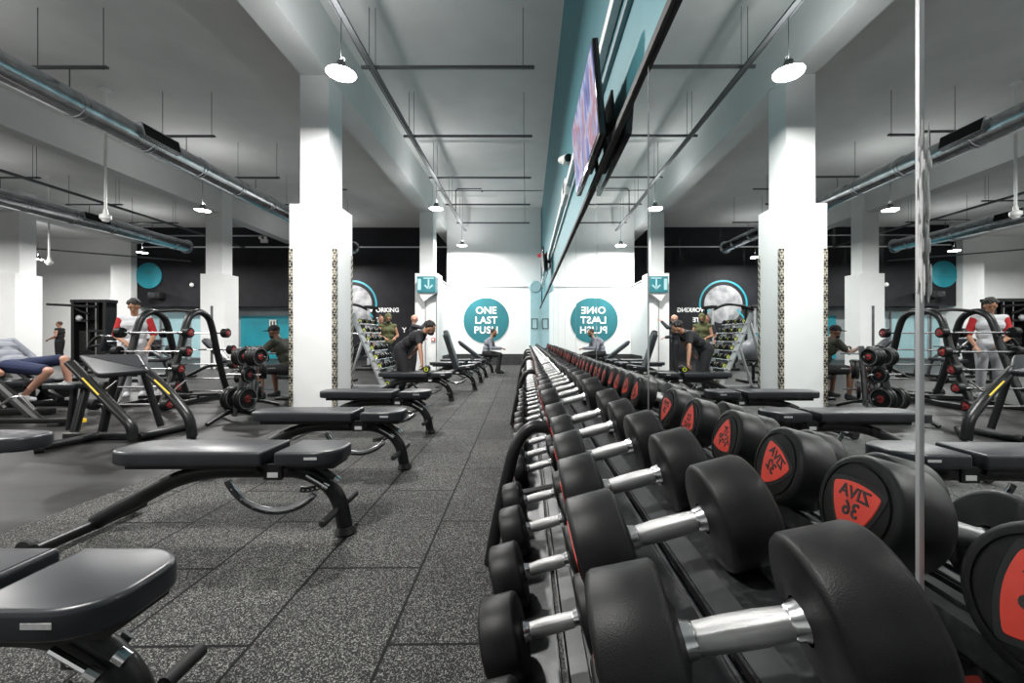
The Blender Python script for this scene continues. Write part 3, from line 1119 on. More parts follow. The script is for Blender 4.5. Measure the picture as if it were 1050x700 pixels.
def dumbbell_proto(kg):
    Rr = {36: 0.087, 32: 0.0865, 26: 0.085, 22: 0.082, 20: 0.080, 16: 0.078, 12: 0.075, 8: 0.070}[kg]
    th = TH * {36: 1.0, 32: 0.96, 26: 0.9, 22: 0.84, 20: 0.8, 16: 0.72, 12: 0.62, 8: 0.55}[kg]
    t = thing('dumbbell', '', 'dumbbell')
    b = MB()
    b.lathe([(-GL + 0.018, 0.0165), (-0.02, 0.0182), (0.02, 0.0182), (GL - 0.018, 0.0165)], None, 24)
    h = b.build('grip', 'knurled_grip', t)
    for s in (-1, 1):
        c = MB()
        c.lathe([(s * (GL - 0.020), 0.0165), (s * (GL - 0.017), 0.0185), (s * (GL - 0.010), 0.0195), (s * GL, 0.0245), (s * (GL + 0.004), 0.0245)], None, 24)
        c.build('ferrule', 'chrome', h)
        b = MB()
        g = 0.007
        x0 = s * GL
        b.lathe([(x0 - s * 0.006, 0.024), (x0, 0.046), (x0 + s * 0.0005, Rr - g - 0.003), (x0 + s * 0.004, Rr - 0.003), (x0 + s * (g + 0.002), Rr),
                 (x0 + s * (th - g - 0.002), Rr), (x0 + s * (th - 0.003), Rr - 0.003), (x0 + s * th, Rr - g - 0.002),
                 (x0 + s * th, Rr * 0.83), (x0 + s * (th - 0.003), Rr * 0.82), (x0 + s * (th - 0.003), Rr * 0.78), (x0 + s * (th + 0.001), Rr * 0.77),
                 (x0 + s * (th + 0.001), 0.0)], None, 44)
        hd = b.build('head', 'rubber', t, angle=50)
        # local frame: text x -> +-Y, text y -> Z, normal -> +-X
        M = Matrix(((0, 0, s, 0), (s, 0, 0, 0), (0, 1, 0, 0), (0, 0, 0, 1)))
        M = Matrix.Translation((x0 + s * (th + 0.001), 0, 0)) @ M
        M0 = M @ Matrix.Translation((0, -Rr * 0.02, 0))
        MB().prism(badge_poly(Rr * 0.80, Rr * 0.13), 0, 0.0015, M0, 0.001, 1).build('raised_plate', 'rubber_face', hd)
        MB().prism(badge_poly(Rr * 0.66, Rr * 0.11), 0, 0.003, M0, 0.001, 1).build('badge', 'red_badge', hd)
        for (w, y, sz) in (('ZIVA', 0.20, 0.34), (str(kg), -0.12, 0.40)):
            me = text_mesh('lettering', w, Rr * sz, 'print_black', bold=Rr * 0.008, ext=0.0006)
            me.transform(M @ Matrix.Translation((0, Rr * y, 0.0033)))
            link('lettering', me, hd)
    return t, Rr


PROTO = {}
used_proto = set()


def place_dumbbell(kg, u0, z0, y, tilt, label, yawd=0.0, rots=(None, None), rref=0.0885, off=0.0, group=None):
    first = kg not in PROTO
    if first:
        PROTO[kg] = dumbbell_proto(kg)
    pr, Rr = PROTO[kg]
    t = pr if first else copy_tree(pr)
    w = Rr - rref
    t.location = (u0 - math.sin(tilt) * w + off * math.cos(tilt), y, z0 + math.cos(tilt) * w + off * math.sin(tilt))
    t.rotation_euler = (0, -tilt, R(yawd))
    hs = [c for c in t.children if c.name.startswith('head')]
    hs.sort(key=lambda o: o.data.vertices[20].co.x)
    for i, h in enumerate(hs):
        h.rotation_euler = (R(rots[i]) if rots[i] is not None else random.uniform(0, 2 * PI), 0, 0)
    tag(t, label, 'dumbbell', group)
    return t


TILT = R(15)
T1 = (0.239, 0.800)
T2 = (0.062, 0.466)
FR = [-1.0, 1.97, 5.06, 8.16, 11.26, 13.55]           # side frames
rnd = random.Random(11)


def positions(known, y_end, step):
    ys = list(known)
    y = ys[-1] + step
    while y < y_end:
        for f in FR:
            if abs(y - f) < 0.145:
                y = f + 0.15
        ys.append(y)
        y += step
    return ys


kg_t1 = [36, 36, 32, 26, 22, 26, 32, 32, 26, 26, 22, 22, 20, 20] + [20, 20, 16, 16, 16, 16] * 9
kg_t2 = [36, 32, 32, 26, 22, 16, 16, 22, 22, 20, 20, 20, 16, 16] + [16, 16, 16, 12, 12, 12] * 9
ys1 = positions([0.455, 0.698, 0.928, 1.176, 1.445, 1.68], 13.45, 0.243)
ys2 = positions([0.69, 0.94, 1.187, 1.448, 1.707], 13.45, 0.250)
rot1 = {0: (0, 30), 1: (15, 0), 2: (100, 26), 3: (200, 62), 4: (60, 178), 5: (0, 8)}
for i, y in enumerate(ys1):
    r = rot1.get(i, (None, None))
    place_dumbbell(kg_t1[i], T1[0], T1[1], y, TILT, 'black %d dumbbell on the upper rack tier, %s from the camera' % (kg_t1[i], ordinal(i)),
                   yawd=(-7 if i == 0 else rnd.uniform(-1.5, 1.5)), rots=(R(1) and r[0], r[1]), off=rnd.uniform(-0.006, 0.006) if i > 2 else 0, group='dumbbells on the upper rack tier')
for i, y in enumerate(ys2):
    place_dumbbell(kg_t2[i], T2[0], T2[1], y, TILT, 'black %d dumbbell on the lower rack tier, %s from the camera' % (kg_t2[i], ordinal(i)),
                   yawd=rnd.uniform(-2.5, 2.5), off=rnd.uniform(-0.010, 0.006), group='dumbbells on the lower rack tier')

# the rack
rk = thing('dumbbell_rack', 'long black two-tier rack holding the dumbbells along the mirrors', 'rack', (0.2, 6, 0))


def in_rack(o):
    o.parent = rk
    o.location = Vector(o.location) - rk.location
    return o


for y in FR:
    b = MB()
    b.tube(spline([(-0.175, y, 0.03), (-0.140, y, 0.22), (-0.090, y, 0.45), (-0.048, y, 0.60), (0.015, y, 0.682), (0.09, y, 0.690), (0.17, y, 0.672)], 8), 0.030, 14)
    b.tube([(0.16, y, 0.665), (0.44, y, 0.735)], 0.024, 12)
    b.tube([(0.42, y, 0.73), (0.44, y, 0.03)], 0.028, 12)
    b.tube([(-0.10, y, 0.35), (0.43, y, 0.46)], 0.022, 12)
    b.box((0.14, y, 0.03), (0.64, 0.07, 0.05), None, 0.01)
    in_rack(b.build('side_frame', 'frame_black'))
for (u0, z0) in (T1, T2):
    for a, c in zip(FR, FR[1:]):
        for s in (-1, 1):
            b = MB()
            rot = Matrix.Rotation(-TILT, 3, 'Y')
            cc = Vector((u0, (a + c) / 2, z0))
            ln = c - a - 0.01
            b.box(cc + rot @ Vector((s * 0.0645, 0, -0.0925)), (0.115, ln, 0.006), rot)
            b.box(cc + rot @ Vector((s * 0.008, 0, -0.085)), (0.004, ln, 0.020), rot)
            b.box(cc + rot @ Vector((s * 0.121, 0, -0.100)), (0.004, ln, 0.035), rot)
            tr_ = in_rack(b.build('tray_rail', 'rack_rail', smooth=False))
            b = MB()
            if s > 0:
                b.box(cc + rot @ Vector((0.034, 0, -0.086)), (0.040, ln, 0.008), rot)
            else:
                b.box(cc + rot @ Vector((-0.010, 0, -0.076)), (0.003, ln, 0.006), rot)
            sl = b.build('centre_strip', 'rail_strip', smooth=False)
            sl.parent = tr_
b = MB()
b.box((0.40, 6.3, 0.25), (0.03, 14.5, 0.06))
in_rack(b.build('back_rail', 'frame_black', smooth=False))


# ================================================================ BENCHES
def bench(label, incline=0.0, seat_inc=0.0, loc=(0, 0, 0), rz=0.0):
    """adjustable bench, length along -x from the front foot at the origin, pads 0.5 m high"""
    t = thing('adjustable_bench', label, 'bench', loc, (0, 0, rz), 'adjustable benches along the aisle')
    ZP = 0.425      # underside of pads
    # seat pad
    poly = rounded_poly([(0.0, -0.145), (0.25, -0.145), (0.335, -0.085), (0.335, 0.085), (0.25, 0.145), (0.0, 0.145)], [0.015, 0.09, 0.05, 0.05, 0.09, 0.015], 6)
    M = Matrix.Translation((-0.325, 0, ZP)) @ Matrix.Rotation(-seat_inc, 4, 'Y')
    sp = MB().prism(poly, 0.0, 0.078, M, 0.016, 4).build('seat_pad', 'leather', t)
    MB().box((0.16, 0, -0.012), (0.30, 0.20, 0.022)).mesh
    u = MB().box(M @ Vector((0.16, 0, -0.014)), (0.28, 0.18, 0.028), None, 0.004).build('seat_plate', 'matt_black', t, smooth=False)
    lb = MB().box(M @ Vector((0.20, -0.1452, 0.045)), (0.07, 0.002, 0.014)).build('pad_label', 'label_white', sp, smooth=False)
    # back pad (pivot at its seat end)
    poly = rounded_poly([(0.0, -0.145), (0.0, 0.145), (-0.76, 0.145), (-0.86, 0.10), (-0.86, -0.10), (-0.76, -0.145)], [0.015, 0.015, 0.08, 0.06, 0.06, 0.08], 6)
    Mb = Matrix.Translation((-0.395, 0, ZP)) @ Matrix.Rotation(incline, 4, 'Y')
    MB().prism(poly, 0.0, 0.078, Mb, 0.016, 4).build('back_pad', 'leather', t)
    b = MB()
    b.prism([(-0.02, -0.09), (-0.02, 0.09), (-0.78, 0.09), (-0.78, -0.09)], -0.03, 0.0, Mb)
    b.build('back_plate', 'matt_black', t, smooth=False)
    b = MB()
    b.tube([Mb @ Vector((-0.05, y, -0.035)) for y in (-0.11, 0.11)], 0.018, 10)
    b.box((-0.35, -0.10, 0.385), (0.10, 0.014, 0.085)); b.box((-0.35, 0.10, 0.385), (0.10, 0.014, 0.085))
    b.build('hinge', 'frame_black', t)
    # spine, front leg, rear leg : one bent tube
    b = MB()
    path = fillet([(-1.43, 0, 0.065), (-0.88, 0, 0.365), (-0.22, 0, 0.365), (-0.045, 0, 0.245), (0.0, 0, 0.03)], 0.22, 9)
    b.tube(path, 0.036, 14, flat=1.25)
    b.build('spine', 'frame_black', t)
    MB().lathe([(0.0, 0), (0.0, 0.055), (0.012, 0.060), (0.03, 0.052), (0.045, 0.046), (0.045, 0)], Matrix.Rotation(R(-90), 4, 'Y'), 20).build('rubber_foot', 'matt_black', t)
    # rear cross bar with wheels
    b = MB()
    b.tube([(-1.43, -0.29, 0.055), (-1.43, 0.29, 0.055)], 0.030, 12)
    rb = b.build('rear_crossbar', 'frame_black', t)
    for s in (-1, 1):
        MB().lathe([(-0.02, 0), (-0.02, 0.045), (-0.012, 0.052), (0.012, 0.052), (0.02, 0.045), (0.02, 0)], Matrix.Translation((-1.49, s * 0.27, 0.052)) @ Matrix.Rotation(R(90), 4, 'Z'), 20).build('wheel', 'matt_black', t)
    # leg rollers
    for s in (-1, 1):
        b = MB()
        b.tube([(-0.03, s * 0.02, 0.150), (-0.03, s * 0.08, 0.150)], 0.012, 10)
        b.tube([(-0.03, s * 0.07, 0.150), (-0.03, s * 0.075, 0.150), (-0.03, s * 0.205, 0.150), (-0.03, s * 0.212, 0.150)], 0, 14, True, [0.012, 0.021, 0.021, 0.014])
        b.build('foot_peg', 'matt_black', t)
    # selector arcs with holes
    def arc(cx, cz, r, a0, a1, w, y, name):
        b = MB()
        n = 18
        for k in range(n):
            b0, b1 = R(a0 + (a1 - a0) * k / n), R(a0 + (a1 - a0) * (k + 1) / n)
            ps = [(cx + (r + q) * math.cos(bb), cz + (r + q) * math.sin(bb)) for bb in (b0, b1) for q in (-w / 2, w / 2)]
            v = [(ps[0][0], y - 0.004, ps[0][1]), (ps[1][0], y - 0.004, ps[1][1]), (ps[3][0], y - 0.004, ps[3][1]), (ps[2][0], y - 0.004, ps[2][1])]
            v2 = [(p[0], y + 0.004, p[2]) for p in v]
            b._add(v + v2, [(0, 1, 2, 3), (7, 6, 5, 4), (0, 4, 5, 1), (1, 5, 6, 2), (2, 6, 7, 3), (3, 7, 4, 0)])
        bmesh.ops.remove_doubles(b.bm, verts=b.bm.verts, dist=1e-5)
        o = b.build(name, 'steel_grey', t, angle=20)
        b = MB()
        for k in range(7):
            aa = R(a0 + (a1 - a0) * (k + 0.7) / 7.5)
            q = Vector((cx + r * math.cos(aa), y, cz + r * math.sin(aa)))
            b.tube([q - Vector((0, 0.0055, 0)), q + Vector((0, 0.0055, 0))], 0.006, 10)
        b.build('hole', 'chrome', o)
        b = MB()
        pts = [(cx + (r - w / 2) * math.cos(R(a0 + (a1 - a0) * k / n)), y, cz + (r - w / 2) * math.sin(R(a0 + (a1 - a0) * k / n))) for k in range(n + 1)]
        b.tube(pts, 0.0045, 6)
        b.build('bright_edge', 'chrome', o)
    arc(-0.38, 0.44, 0.30, 205, 318, 0.036, -0.035, 'back_selector_arc')
    arc(-0.26, 0.42, 0.19, 262, 325, 0.030, 0.05, 'seat_selector_arc')
    # pull pins
    b = MB()
    b.tube([(-0.135, -0.05, 0.40), (-0.035, -0.05, 0.335)], 0.017, 12)
    p = b.build('seat_post', 'matt_black', t)
    b = MB()
    b.tube([(-0.035, -0.05, 0.335), (-0.010, -0.05, 0.319)], 0.0175, 12)
    b.build('end_cap', 'chrome', p)
    b = MB()
    b.tube([(-0.19, -0.06, 0.352), (-0.10, -0.06, 0.30)], 0.009, 8)
    b.tube([(-0.10, -0.06, 0.30), (-0.07, -0.06, 0.283)], 0.014, 10)
    b.build('pull_pin', 'chrome', t)
    sk = MB().box((-0.35, -0.1085, 0.370), (0.058, 0.003, 0.028), None, 0.001).build('sticker', 'label_white', t, smooth=False)
    return t


Z0 = 0.0
bench('black adjustable bench nearest the camera, its seat cut off by the left edge', loc=(-0.985, 1.07, 0))
b2 = [
    ((-1.035, 2.34), 'flat black adjustable bench, second from the camera, left of centre'),
    ((-1.04, 3.49), 'flat black adjustable bench, third from the camera'),
    ((-1.12, 4.77), 'flat black adjustable bench in front of the near white column'),
    ((-1.31, 7.16), 'flat black adjustable bench the man in black leans on'),
]
for (x, y), lab in b2:
    bench(lab, loc=(x, y, 0))
bench('black adjustable bench with its back raised steeply, beyond the leaning man', incline=R(72), seat_inc=R(6), loc=(-1.09, 8.67, 0))
bench('flat black adjustable bench beyond the steep-backed one', loc=(-1.11, 10.06, 0))
bench('flat black adjustable bench just before the seated man', loc=(-1.11, 11.3, 0))
bench('black adjustable bench with sloping back under the seated man in grey', incline=R(38), loc=(-1.05, 12.7, 0))
t = thing('flat_bench', 'black padded flat bench whose rounded end enters at the left edge', 'bench', (-3.9, 2.62, 0))
MB().prism(rounded_poly([(-0.85, -0.14), (0.66, -0.14), (0.80, -0.08), (0.80, 0.08), (0.66, 0.14), (-0.85, 0.14)], [0.05, 0.1, 0.06, 0.06, 0.1, 0.05], 6), 0.41, 0.50, None, 0.018, 4).build('pad', 'leather', t)
for sx in (-0.65, -0.1):
    MB().tube([(sx, 0, 0.03), (sx, 0, 0.39)], 0.035, 12).build('leg', 'frame_black', t)
    MB().box((sx, 0, 0.025), (0.08, 0.5, 0.05), None, 0.01).build('foot', 'frame_black', t)
MB().box((-0.3, 0, 0.385), (0.95, 0.08, 0.05), None, 0.01).build('frame', 'frame_black', t)
bench('small far bench with a raised back among the weights at left', incline=R(45), loc=(-7.6, 10.9, 0))

# two small dumbbells under the hands of the leaning man
place = [(-1.72, 7.05, 0.50)]


# ================================================================ PREACHER CURL BENCH
def seg(b, p, q, r, s=12):
    b.tube([p, q], r, s)


t = thing('preacher_curl_bench', 'black preacher curl bench with yellow stripes on its two sloping tubes', 'bench', (-4.4, 4.6, 0))


def own(o, t):
    o.parent = t
    o.location = Vector(o.location) - t.location
    return o


L_top, L_mid, L_bend, L_bot = P(72, 372, 4.55), P(113, 414, 4.42), P(135, 436, 4.37), P(137, 453, 4.37)
R_top, R_mid, R_bend, R_bot = P(147, 377, 4.72), P(176, 404, 4.55), P(195, 429, 4.49), P(197, 450, 4.49)
for (a, m_, bd, bt, nm) in ((L_top, L_mid, L_bend, L_bot, 'a'), (R_top, R_mid, R_bend, R_bot, 'b')):
    b = MB()
    bt = Vector((bt.x, bt.y, 0.02))
    b.tube(fillet([a, m_, bd, bt], 0.16, 8), 0.052, 14, flat=0.8)
    o = own(b.build('arm_tube', 'frame_black'), t)
    b = MB()
    d = (m_ - a).normalized()
    up = Vector((0.1, -0.92, 0.38)).normalized()
    q0 = a + d * 0.30 + up * 0.050
    q1 = a + d * 0.60 + up * 0.050
    b.tube([q0, q1], 0.008, 6)
    s_ = b.build('yellow_stripe', 'yellow')
    s_.parent = o
    s_.location = Vector((0, 0, 0))
    b = MB()
    hk = a + d * 0.56
    b.tube([hk + Vector((0.0, 0.03, 0.02)), hk + Vector((0.13, 0.05, 0.14))], 0.010, 8)
    own(b.build('bar_catch', 'chrome'), t)
# arm pad
pa, pb, pc, pd = P(80, 363.5, 4.95), P(142, 362, 5.0), P(153, 379, 4.62), P(98, 383, 4.50)
vs = [pd, pc, pb, pa]
b = MB()
cen = sum(vs, Vector()) / 4
ax = ((vs[1] - vs[0]) + (vs[2] - vs[3])).normalized()
nz_ = ax.cross(((vs[3] - vs[0]) + (vs[2] - vs[1])).normalized()).normalized()
ay = nz_.cross(ax).normalized()
loc2 = [((v - cen).dot(ax), (v - cen).dot(ay)) for v in vs]
Mp = Matrix(((ax.x, ay.x, nz_.x, cen.x), (ax.y, ay.y, nz_.y, cen.y), (ax.z, ay.z, nz_.z, cen.z), (0, 0, 0, 1)))
b.prism(rounded_poly(loc2, 0.07, 6), -0.07, 0.0, Mp, 0.025, 4)
own(b.build('arm_pad', 'leather'), t)
# rear legs, seat, base
b = MB(); b.tube([P(118, 384, 4.72), Vector((P(105, 447, 4.66).x, 4.66, 0.04))], 0.042, 12); own(b.build('leg', 'frame_black'), t)
b = MB(); b.tube([P(88, 398, 4.75), Vector((P(76, 450, 4.6).x, 4.6, 0.04))], 0.042, 12); own(b.build('leg', 'frame_black'), t)
b = MB(); b.tube([P(147, 380, 4.9), Vector((P(165, 443, 4.95).x, 4.95, 0.04))], 0.036, 12); own(b.build('leg', 'frame_black'), t)
sc_ = P(74, 395, 4.75)
b = MB()
b.prism(rounded_poly([(-0.21, -0.15), (0.17, -0.13), (0.17, 0.13), (-0.21, 0.15)], 0.06, 5), -0.03, 0.03, Matrix.Translation(sc_), 0.015, 3)
own(b.build('seat', 'leather'), t)
b = MB(); b.tube([sc_ + Vector((0.03, 0, -0.02)), Vector((sc_.x + 0.02, sc_.y - 0.05, 0.05))], 0.032, 12); own(b.build('seat_post', 'frame_black'), t)
b = MB()
b.box(((P(75, 452, 4.55).x + L_bot.x) / 2, 4.48, 0.04), (L_bot.x - P(75, 452, 4.55).x, 0.08, 0.07), None, 0.01)
b.tube([Vector((P(37, 466, 3.95).x, 3.95, 0.045)), Vector((P(100, 451, 4.45).x, 4.45, 0.045))], 0.042, 12)
b.tube([Vector((L_bot.x + 0.03, 4.40, 0.04)), Vector((P(190, 441, 4.9).x, 4.9, 0.04))], 0.04, 12)
b.tube([Vector((R_bot.x, 4.5, 0.04)), Vector((P(194, 440, 4.9).x, 4.95, 0.04))], 0.034, 12)
own(b.build('base', 'frame_black'), t)
own(MB().tube([Vector((P(37, 466, 3.95).x - 0.01, 3.94, 0.045)), Vector((P(37, 466, 3.95).x + 0.03, 3.99, 0.045))], 0.052, 14).build('end_cap', 'matt_black'), t)


# ================================================================ BARBELL RACK
t = thing('barbell_rack', 'black A-shaped barbell rack with two arched tube frames at left', 'rack', (-6.0, 6.95, 0))
for x in (-5.58, -6.36):
    b = MB()
    b.tube(spline([(x, 6.25, 0.05), (x, 6.42, 0.45), (x, 6.60, 0.95), (x, 6.68, 1.25), (x, 6.78, 1.46), (x, 6.97, 1.545), (x, 7.17, 1.46), (x, 7.27, 1.25), (x, 7.35, 0.95), (x, 7.50, 0.45), (x, 7.65, 0.05)], 7), 0.052, 14)
    o = own(b.build('arched_frame', 'frame_black'), t)
b = MB()
b.tube(spline([(-6.36, 6.97, 1.545), (-5.97, 6.97, 1.575), (-5.58, 6.97, 1.545)], 8), 0.026, 10)
own(b.build('top_crossbar', 'frame_black'), t)
b = MB()
b.tube([(-6.36, 6.95, 0.10), (-5.58, 6.95, 0.10)], 0.04, 12)
for x in (-5.58, -6.36):
    b.box((x, 6.95, 0.05), (0.08, 1.6, 0.08), None, 0.01)
b.box((-5.85, 6.9, 0.13), (1.1, 0.07, 0.05), Matrix.Rotation(R(18), 3, 'Z'))
own(b.build('base', 'frame_black'), t)


def leg_y(z, side):
    pts = [(0.05, 6.25), (0.45, 6.42), (0.95, 6.60), (1.25, 6.68)]
    for (z0, y0), (z1, y1) in zip(pts, pts[1:]):
        if z <= z1:
            f = (z - z0) / (z1 - z0)
            y = y0 + (y1 - y0) * f
            break
    else:
        y = 6.68
    return y if side < 0 else 13.90 - y


def barbell_proto():
    t = thing('fixed_barbell', '', 'barbell')
    MB().tube([(-0.62, 0, 0), (0.62, 0, 0)], 0.0145, 12).build('bar', 'chrome', t)
    for s in (-1, 1):
        b = MB()
        x0 = s * 0.50
        b.lathe([(x0, 0.02), (x0, 0.075), (x0 + s * 0.01, 0.085), (x0 + s * 0.085, 0.085), (x0 + s * 0.095, 0.075), (x0 + s * 0.095, 0)], None, 24)
        h = b.build('head', 'rubber', t)
        M = Matrix.Translation((x0 + s * 0.095, 0, 0)) @ Matrix(((0, 0, s, 0), (s, 0, 0, 0), (0, 1, 0, 0), (0, 0, 0, 1)))
        MB().prism(badge_poly(0.062, 0.012), 0, 0.004, M).build('badge', 'dark_red', h)
    return t


bp0 = None
levels = [1.19, 0.89, 0.62, 0.35, 0.10]
for side in (-1, 1):
    for k, z in enumerate(levels):
        if bp0 is None:
            o = bp0 = barbell_proto()
        else:
            o = copy_tree(bp0)
        y = leg_y(z, side) + side * 0.085
        o.location = (-5.99 + (0.04 * (k % 2)) + (0.0 if side < 0 else 0.06), y, z + 0.0)
        o.rotation_euler = (random.uniform(0, 6), 0, 0)
        tag(o, 'chrome barbell, %s from the top on the %s side of the arched rack' % (ordinal(k), 'near' if side < 0 else 'far'), 'barbell', 'barbells on the arched rack')
        for x in (-5.58, -6.36):
            b = MB()
            b.tube([(x, y - side * 0.06, z - 0.022), (x, y + side * 0.02, z - 0.024), (x, y + side * 0.045, z + 0.01)], 0.009, 8)
            own(b.build('hook', 'matt_black'), t)


# ================================================================ WEIGHT TREES
def plate_mesh(name='weight_plate', r=0.16):
    pass


def weight_tree(loc, rz, label, plates, lean=0.12):
    t = thing('weight_tree', label, 'weight rack', loc, (0, 0, rz))
    H = 0.98
    b = MB()
    b.tube(spline([(0, 0, 0.06), (lean * 0.3, 0, 0.35), (lean * 0.8, 0, 0.75), (lean * 1.2, 0, H)], 5), 0.038, 12)
    b.build('post', 'steel_grey', t)
    for a in (20, 160, 270):
        b = MB()
        b.tube(spline([(0, 0, 0.13), (0.17 * math.cos(R(a)), 0.17 * math.sin(R(a)), 0.10), (0.38 * math.cos(R(a)), 0.38 * math.sin(R(a)), 0.02)], 5), 0.026, 10)
        b.build('foot', 'frame_black', t)
    for z in (0.30, 0.62, 0.86):
        MB().tube([(lean * z - 0.27, 0, z), (lean * z + 0.27, 0, z)], 0.014, 10).build('peg', 'chrome', t)
    return t


def plate_proto():
    b = MB()
    r = 0.155
    Mx = Matrix()
    b.lathe([(-0.02, 0.016), (-0.02, 0.05), (-0.012, 0.055), (-0.012, 0.115), (-0.022, 0.122), (-0.022, r - 0.006), (-0.016, r), (0.016, r), (0.022, r - 0.006),
             (0.022, 0.122), (0.012, 0.115), (0.012, 0.055), (0.02, 0.05), (0.02, 0.016), (-0.02, 0.016)], Mx, 32)
    t = thing('weight_plate', '', 'weight plate')
    b.build('disc', 'rubber', t)
    b = MB()
    b.lathe([(-0.024, 0.018), (-0.024, 0.048), (0.024, 0.048), (0.024, 0.018), (-0.024, 0.018)], None, 24)
    b.build('hub', 'dark_red', t)
    b = MB()
    b.lathe([(-0.0225, 0.128), (-0.0245, 0.131), (-0.0245, 0.140), (-0.0225, 0.143)], None, 32)
    b.lathe([(0.0225, 0.128), (0.0245, 0.131), (0.0245, 0.140), (0.0225, 0.143)], None, 32)
    b.build('rim', 'steel_grey', t)
    return t


pp = None


def add_plates(tree, spec, lean, what):
    global pp
    for i, (z, s, n, sc) in enumerate(spec):
        for k in range(n):
            if pp is None:
                o = pp = plate_proto()
            else:
                o = copy_tree(pp)
            M = Matrix.Translation(tree.location) @ Euler(tree.rotation_euler).to_matrix().to_4x4()
            q = M @ Vector((lean * z + s * (0.075 + 0.053 * k), 0, z - 0.002))
            o.location = q
            o.rotation_euler = (random.uniform(0, 3), 0, tree.rotation_euler[2])
            o.scale = (1, sc, sc)
            lvl = {0.30: 'bottom', 0.62: 'middle', 0.86: 'top'}[z]
            tag(o, 'plate on the %s %s peg of %s, %s from the post' % (lvl, 'left' if s < 0 else 'right', what, ordinal(k)), 'weight plate', 'plates on the weight trees')


tr = weight_tree((-3.93, 5.50, 0), R(-12), 'leaning grey weight tree with red-hubbed plates left of the near white column', None, lean=0.26)
add_plates(tr, [(0.30, -1, 2, 1.0), (0.30, 1, 2, 1.0), (0.86, -1, 2, 0.8), (0.86, 1, 3, 0.8), (0.62, 1, 1, 0.7)], 0.26, 'the nearer tree')
tr = weight_tree((-4.25, 6.35, 0), R(35), 'second weight tree loaded with dark plates close to the near white column', None, lean=0.05)
add_plates(tr, [(0.30, -1, 2, 0.9), (0.62, -1, 3, 1.0), (0.62, 1, 2, 1.0), (0.86, -1, 2, 0.8), (0.30, 1, 1, 0.9)], 0.05, 'the tree by the column')

# ================================================================ SMALL DUMBBELL RACK
t = thing('upright_dumbbell_rack', 'sloping silver rack with eight rows of small dumbbells right of the near white column', 'rack', (-3.2, 8.5, 0))
topx, botx = -3.45, -2.78


def rx(z):
    return botx + (topx - botx) * z / 1.56


for y in (8.10, 8.90):
    b = MB()
    b.tube([(botx, y, 0.03), (topx, y, 1.58)], 0.055, 4)
    own(b.build('side_post', 'silver_paint', smooth=False), t)
b = MB()
b.box((-3.35, 8.10, 0.035), (1.2, 0.09, 0.06)); b.box((-3.35, 8.90, 0.035), (1.2, 0.09, 0.06)); b.box((-3.9, 8.5, 0.04), (0.08, 0.9, 0.06))
own(b.build('base', 'silver_paint', smooth=False), t)
b = MB()
b.tube([(-3.85, 8.15, 0.05), (-3.42, 8.15, 1.45)], 0.03, 10); b.tube([(-3.85, 8.85, 0.05), (-3.42, 8.85, 1.45)], 0.03, 10)
own(b.build('rear_strut', 'silver_paint'), t)


def small_db_proto():
    t = thing('small_dumbbell', '', 'dumbbell')
    MB().tube([(0, -0.06, 0), (0, 0.06, 0)], 0.015, 10).build('grip', 'chrome', t)
    for s in (-1, 1):
        b = MB()
        b.lathe([(s * 0.055, 0.02), (s * 0.055, 0.05), (s * 0.062, 0.058), (s * 0.118, 0.058), (s * 0.124, 0.05), (s * 0.124, 0.044), (s * 0.121, 0.043), (s * 0.121, 0)], Matrix.Rotation(R(90), 4, 'Z'), 20)
        h = b.build('head', 'rubber', t)
        b = MB()
        b.lathe([(s * 0.1225, 0.036), (s * 0.1235, 0.036), (s * 0.1235, 0.024), (s * 0.1225, 0.024)], Matrix.Rotation(R(90), 4, 'Z'), 20)
        b.build('ring_label', 'yellow_green', h)
        MB().tube([(0, s * 0.121, 0), (0, s * 0.126, 0)], 0.014, 12).build('bolt', 'chrome', h)
    return t


sd0 = None
for k in range(8):
    z = 0.20 + 0.178 * k
    x = rx(z) + 0.10
    b = MB()
    b.tube([(x - 0.08, 8.06, z - 0.055), (x + 0.02, 8.06, z - 0.075), (x + 0.06, 8.06, z - 0.03)], 0.010, 6)
    b.tube([(x - 0.03, 8.04, z - 0.073), (x - 0.03, 8.96, z - 0.073)], 0.012, 8)
    b.tube([(x + 0.04, 8.04, z - 0.068), (x + 0.04, 8.96, z - 0.068)], 0.012, 8)
    own(b.build('shelf_bars', 'chrome'), t)
    for (yy, wh) in ((8.24, 'near'), (8.54, 'middle'), (8.84, 'far')):
        if sd0 is None:
            o = sd0 = small_db_proto()
        else:
            o = copy_tree(sd0)
        o.location = (x + 0.005, yy, z - 0.005 + 0.0)
        o.rotation_euler = (0, random.uniform(0, 6), 0)
        sc = 1.12 - 0.055 * k
        o.scale = (sc, 1, sc)
        tag(o, 'small dumbbell, %s one in the %s row up the silver rack' % (wh, ordinal(k)), 'dumbbell', 'small dumbbells on the silver rack')

# ================================================================ FAR MACHINES
# power rack in front of the moon mural
t = thing('power_rack', 'tall black and silver power rack with an arched top before the moon mural', 'rack', (-6.0, 15.8, 0))
for x in (-5.98, -7.55):
    for y in (15.5, 16.1):
        own(MB().box((x, y, 1.13), (0.09, 0.09, 2.2), None, 0.01).build('upright', 'silver_paint' if y < 16 else 'frame_black', smooth=False), t)
    own(MB().box((x, 15.8, 2.25), (0.26, 0.85, 0.10), None, 0.02).build('top_cap', 'matt_black', smooth=False), t)
    own(MB().box((x, 15.7, 0.03), (0.10, 1.5, 0.06)).build('foot', 'frame_black', smooth=False), t)
own(MB().tube(spline([(-7.55, 15.5, 2.12), (-7.1, 15.5, 2.28), (-6.63, 15.5, 2.34), (-6.3, 15.5, 2.28), (-5.98, 15.5, 2.12)], 6), 0.05, 12).build('pull_up_arch', 'frame_black'), t)
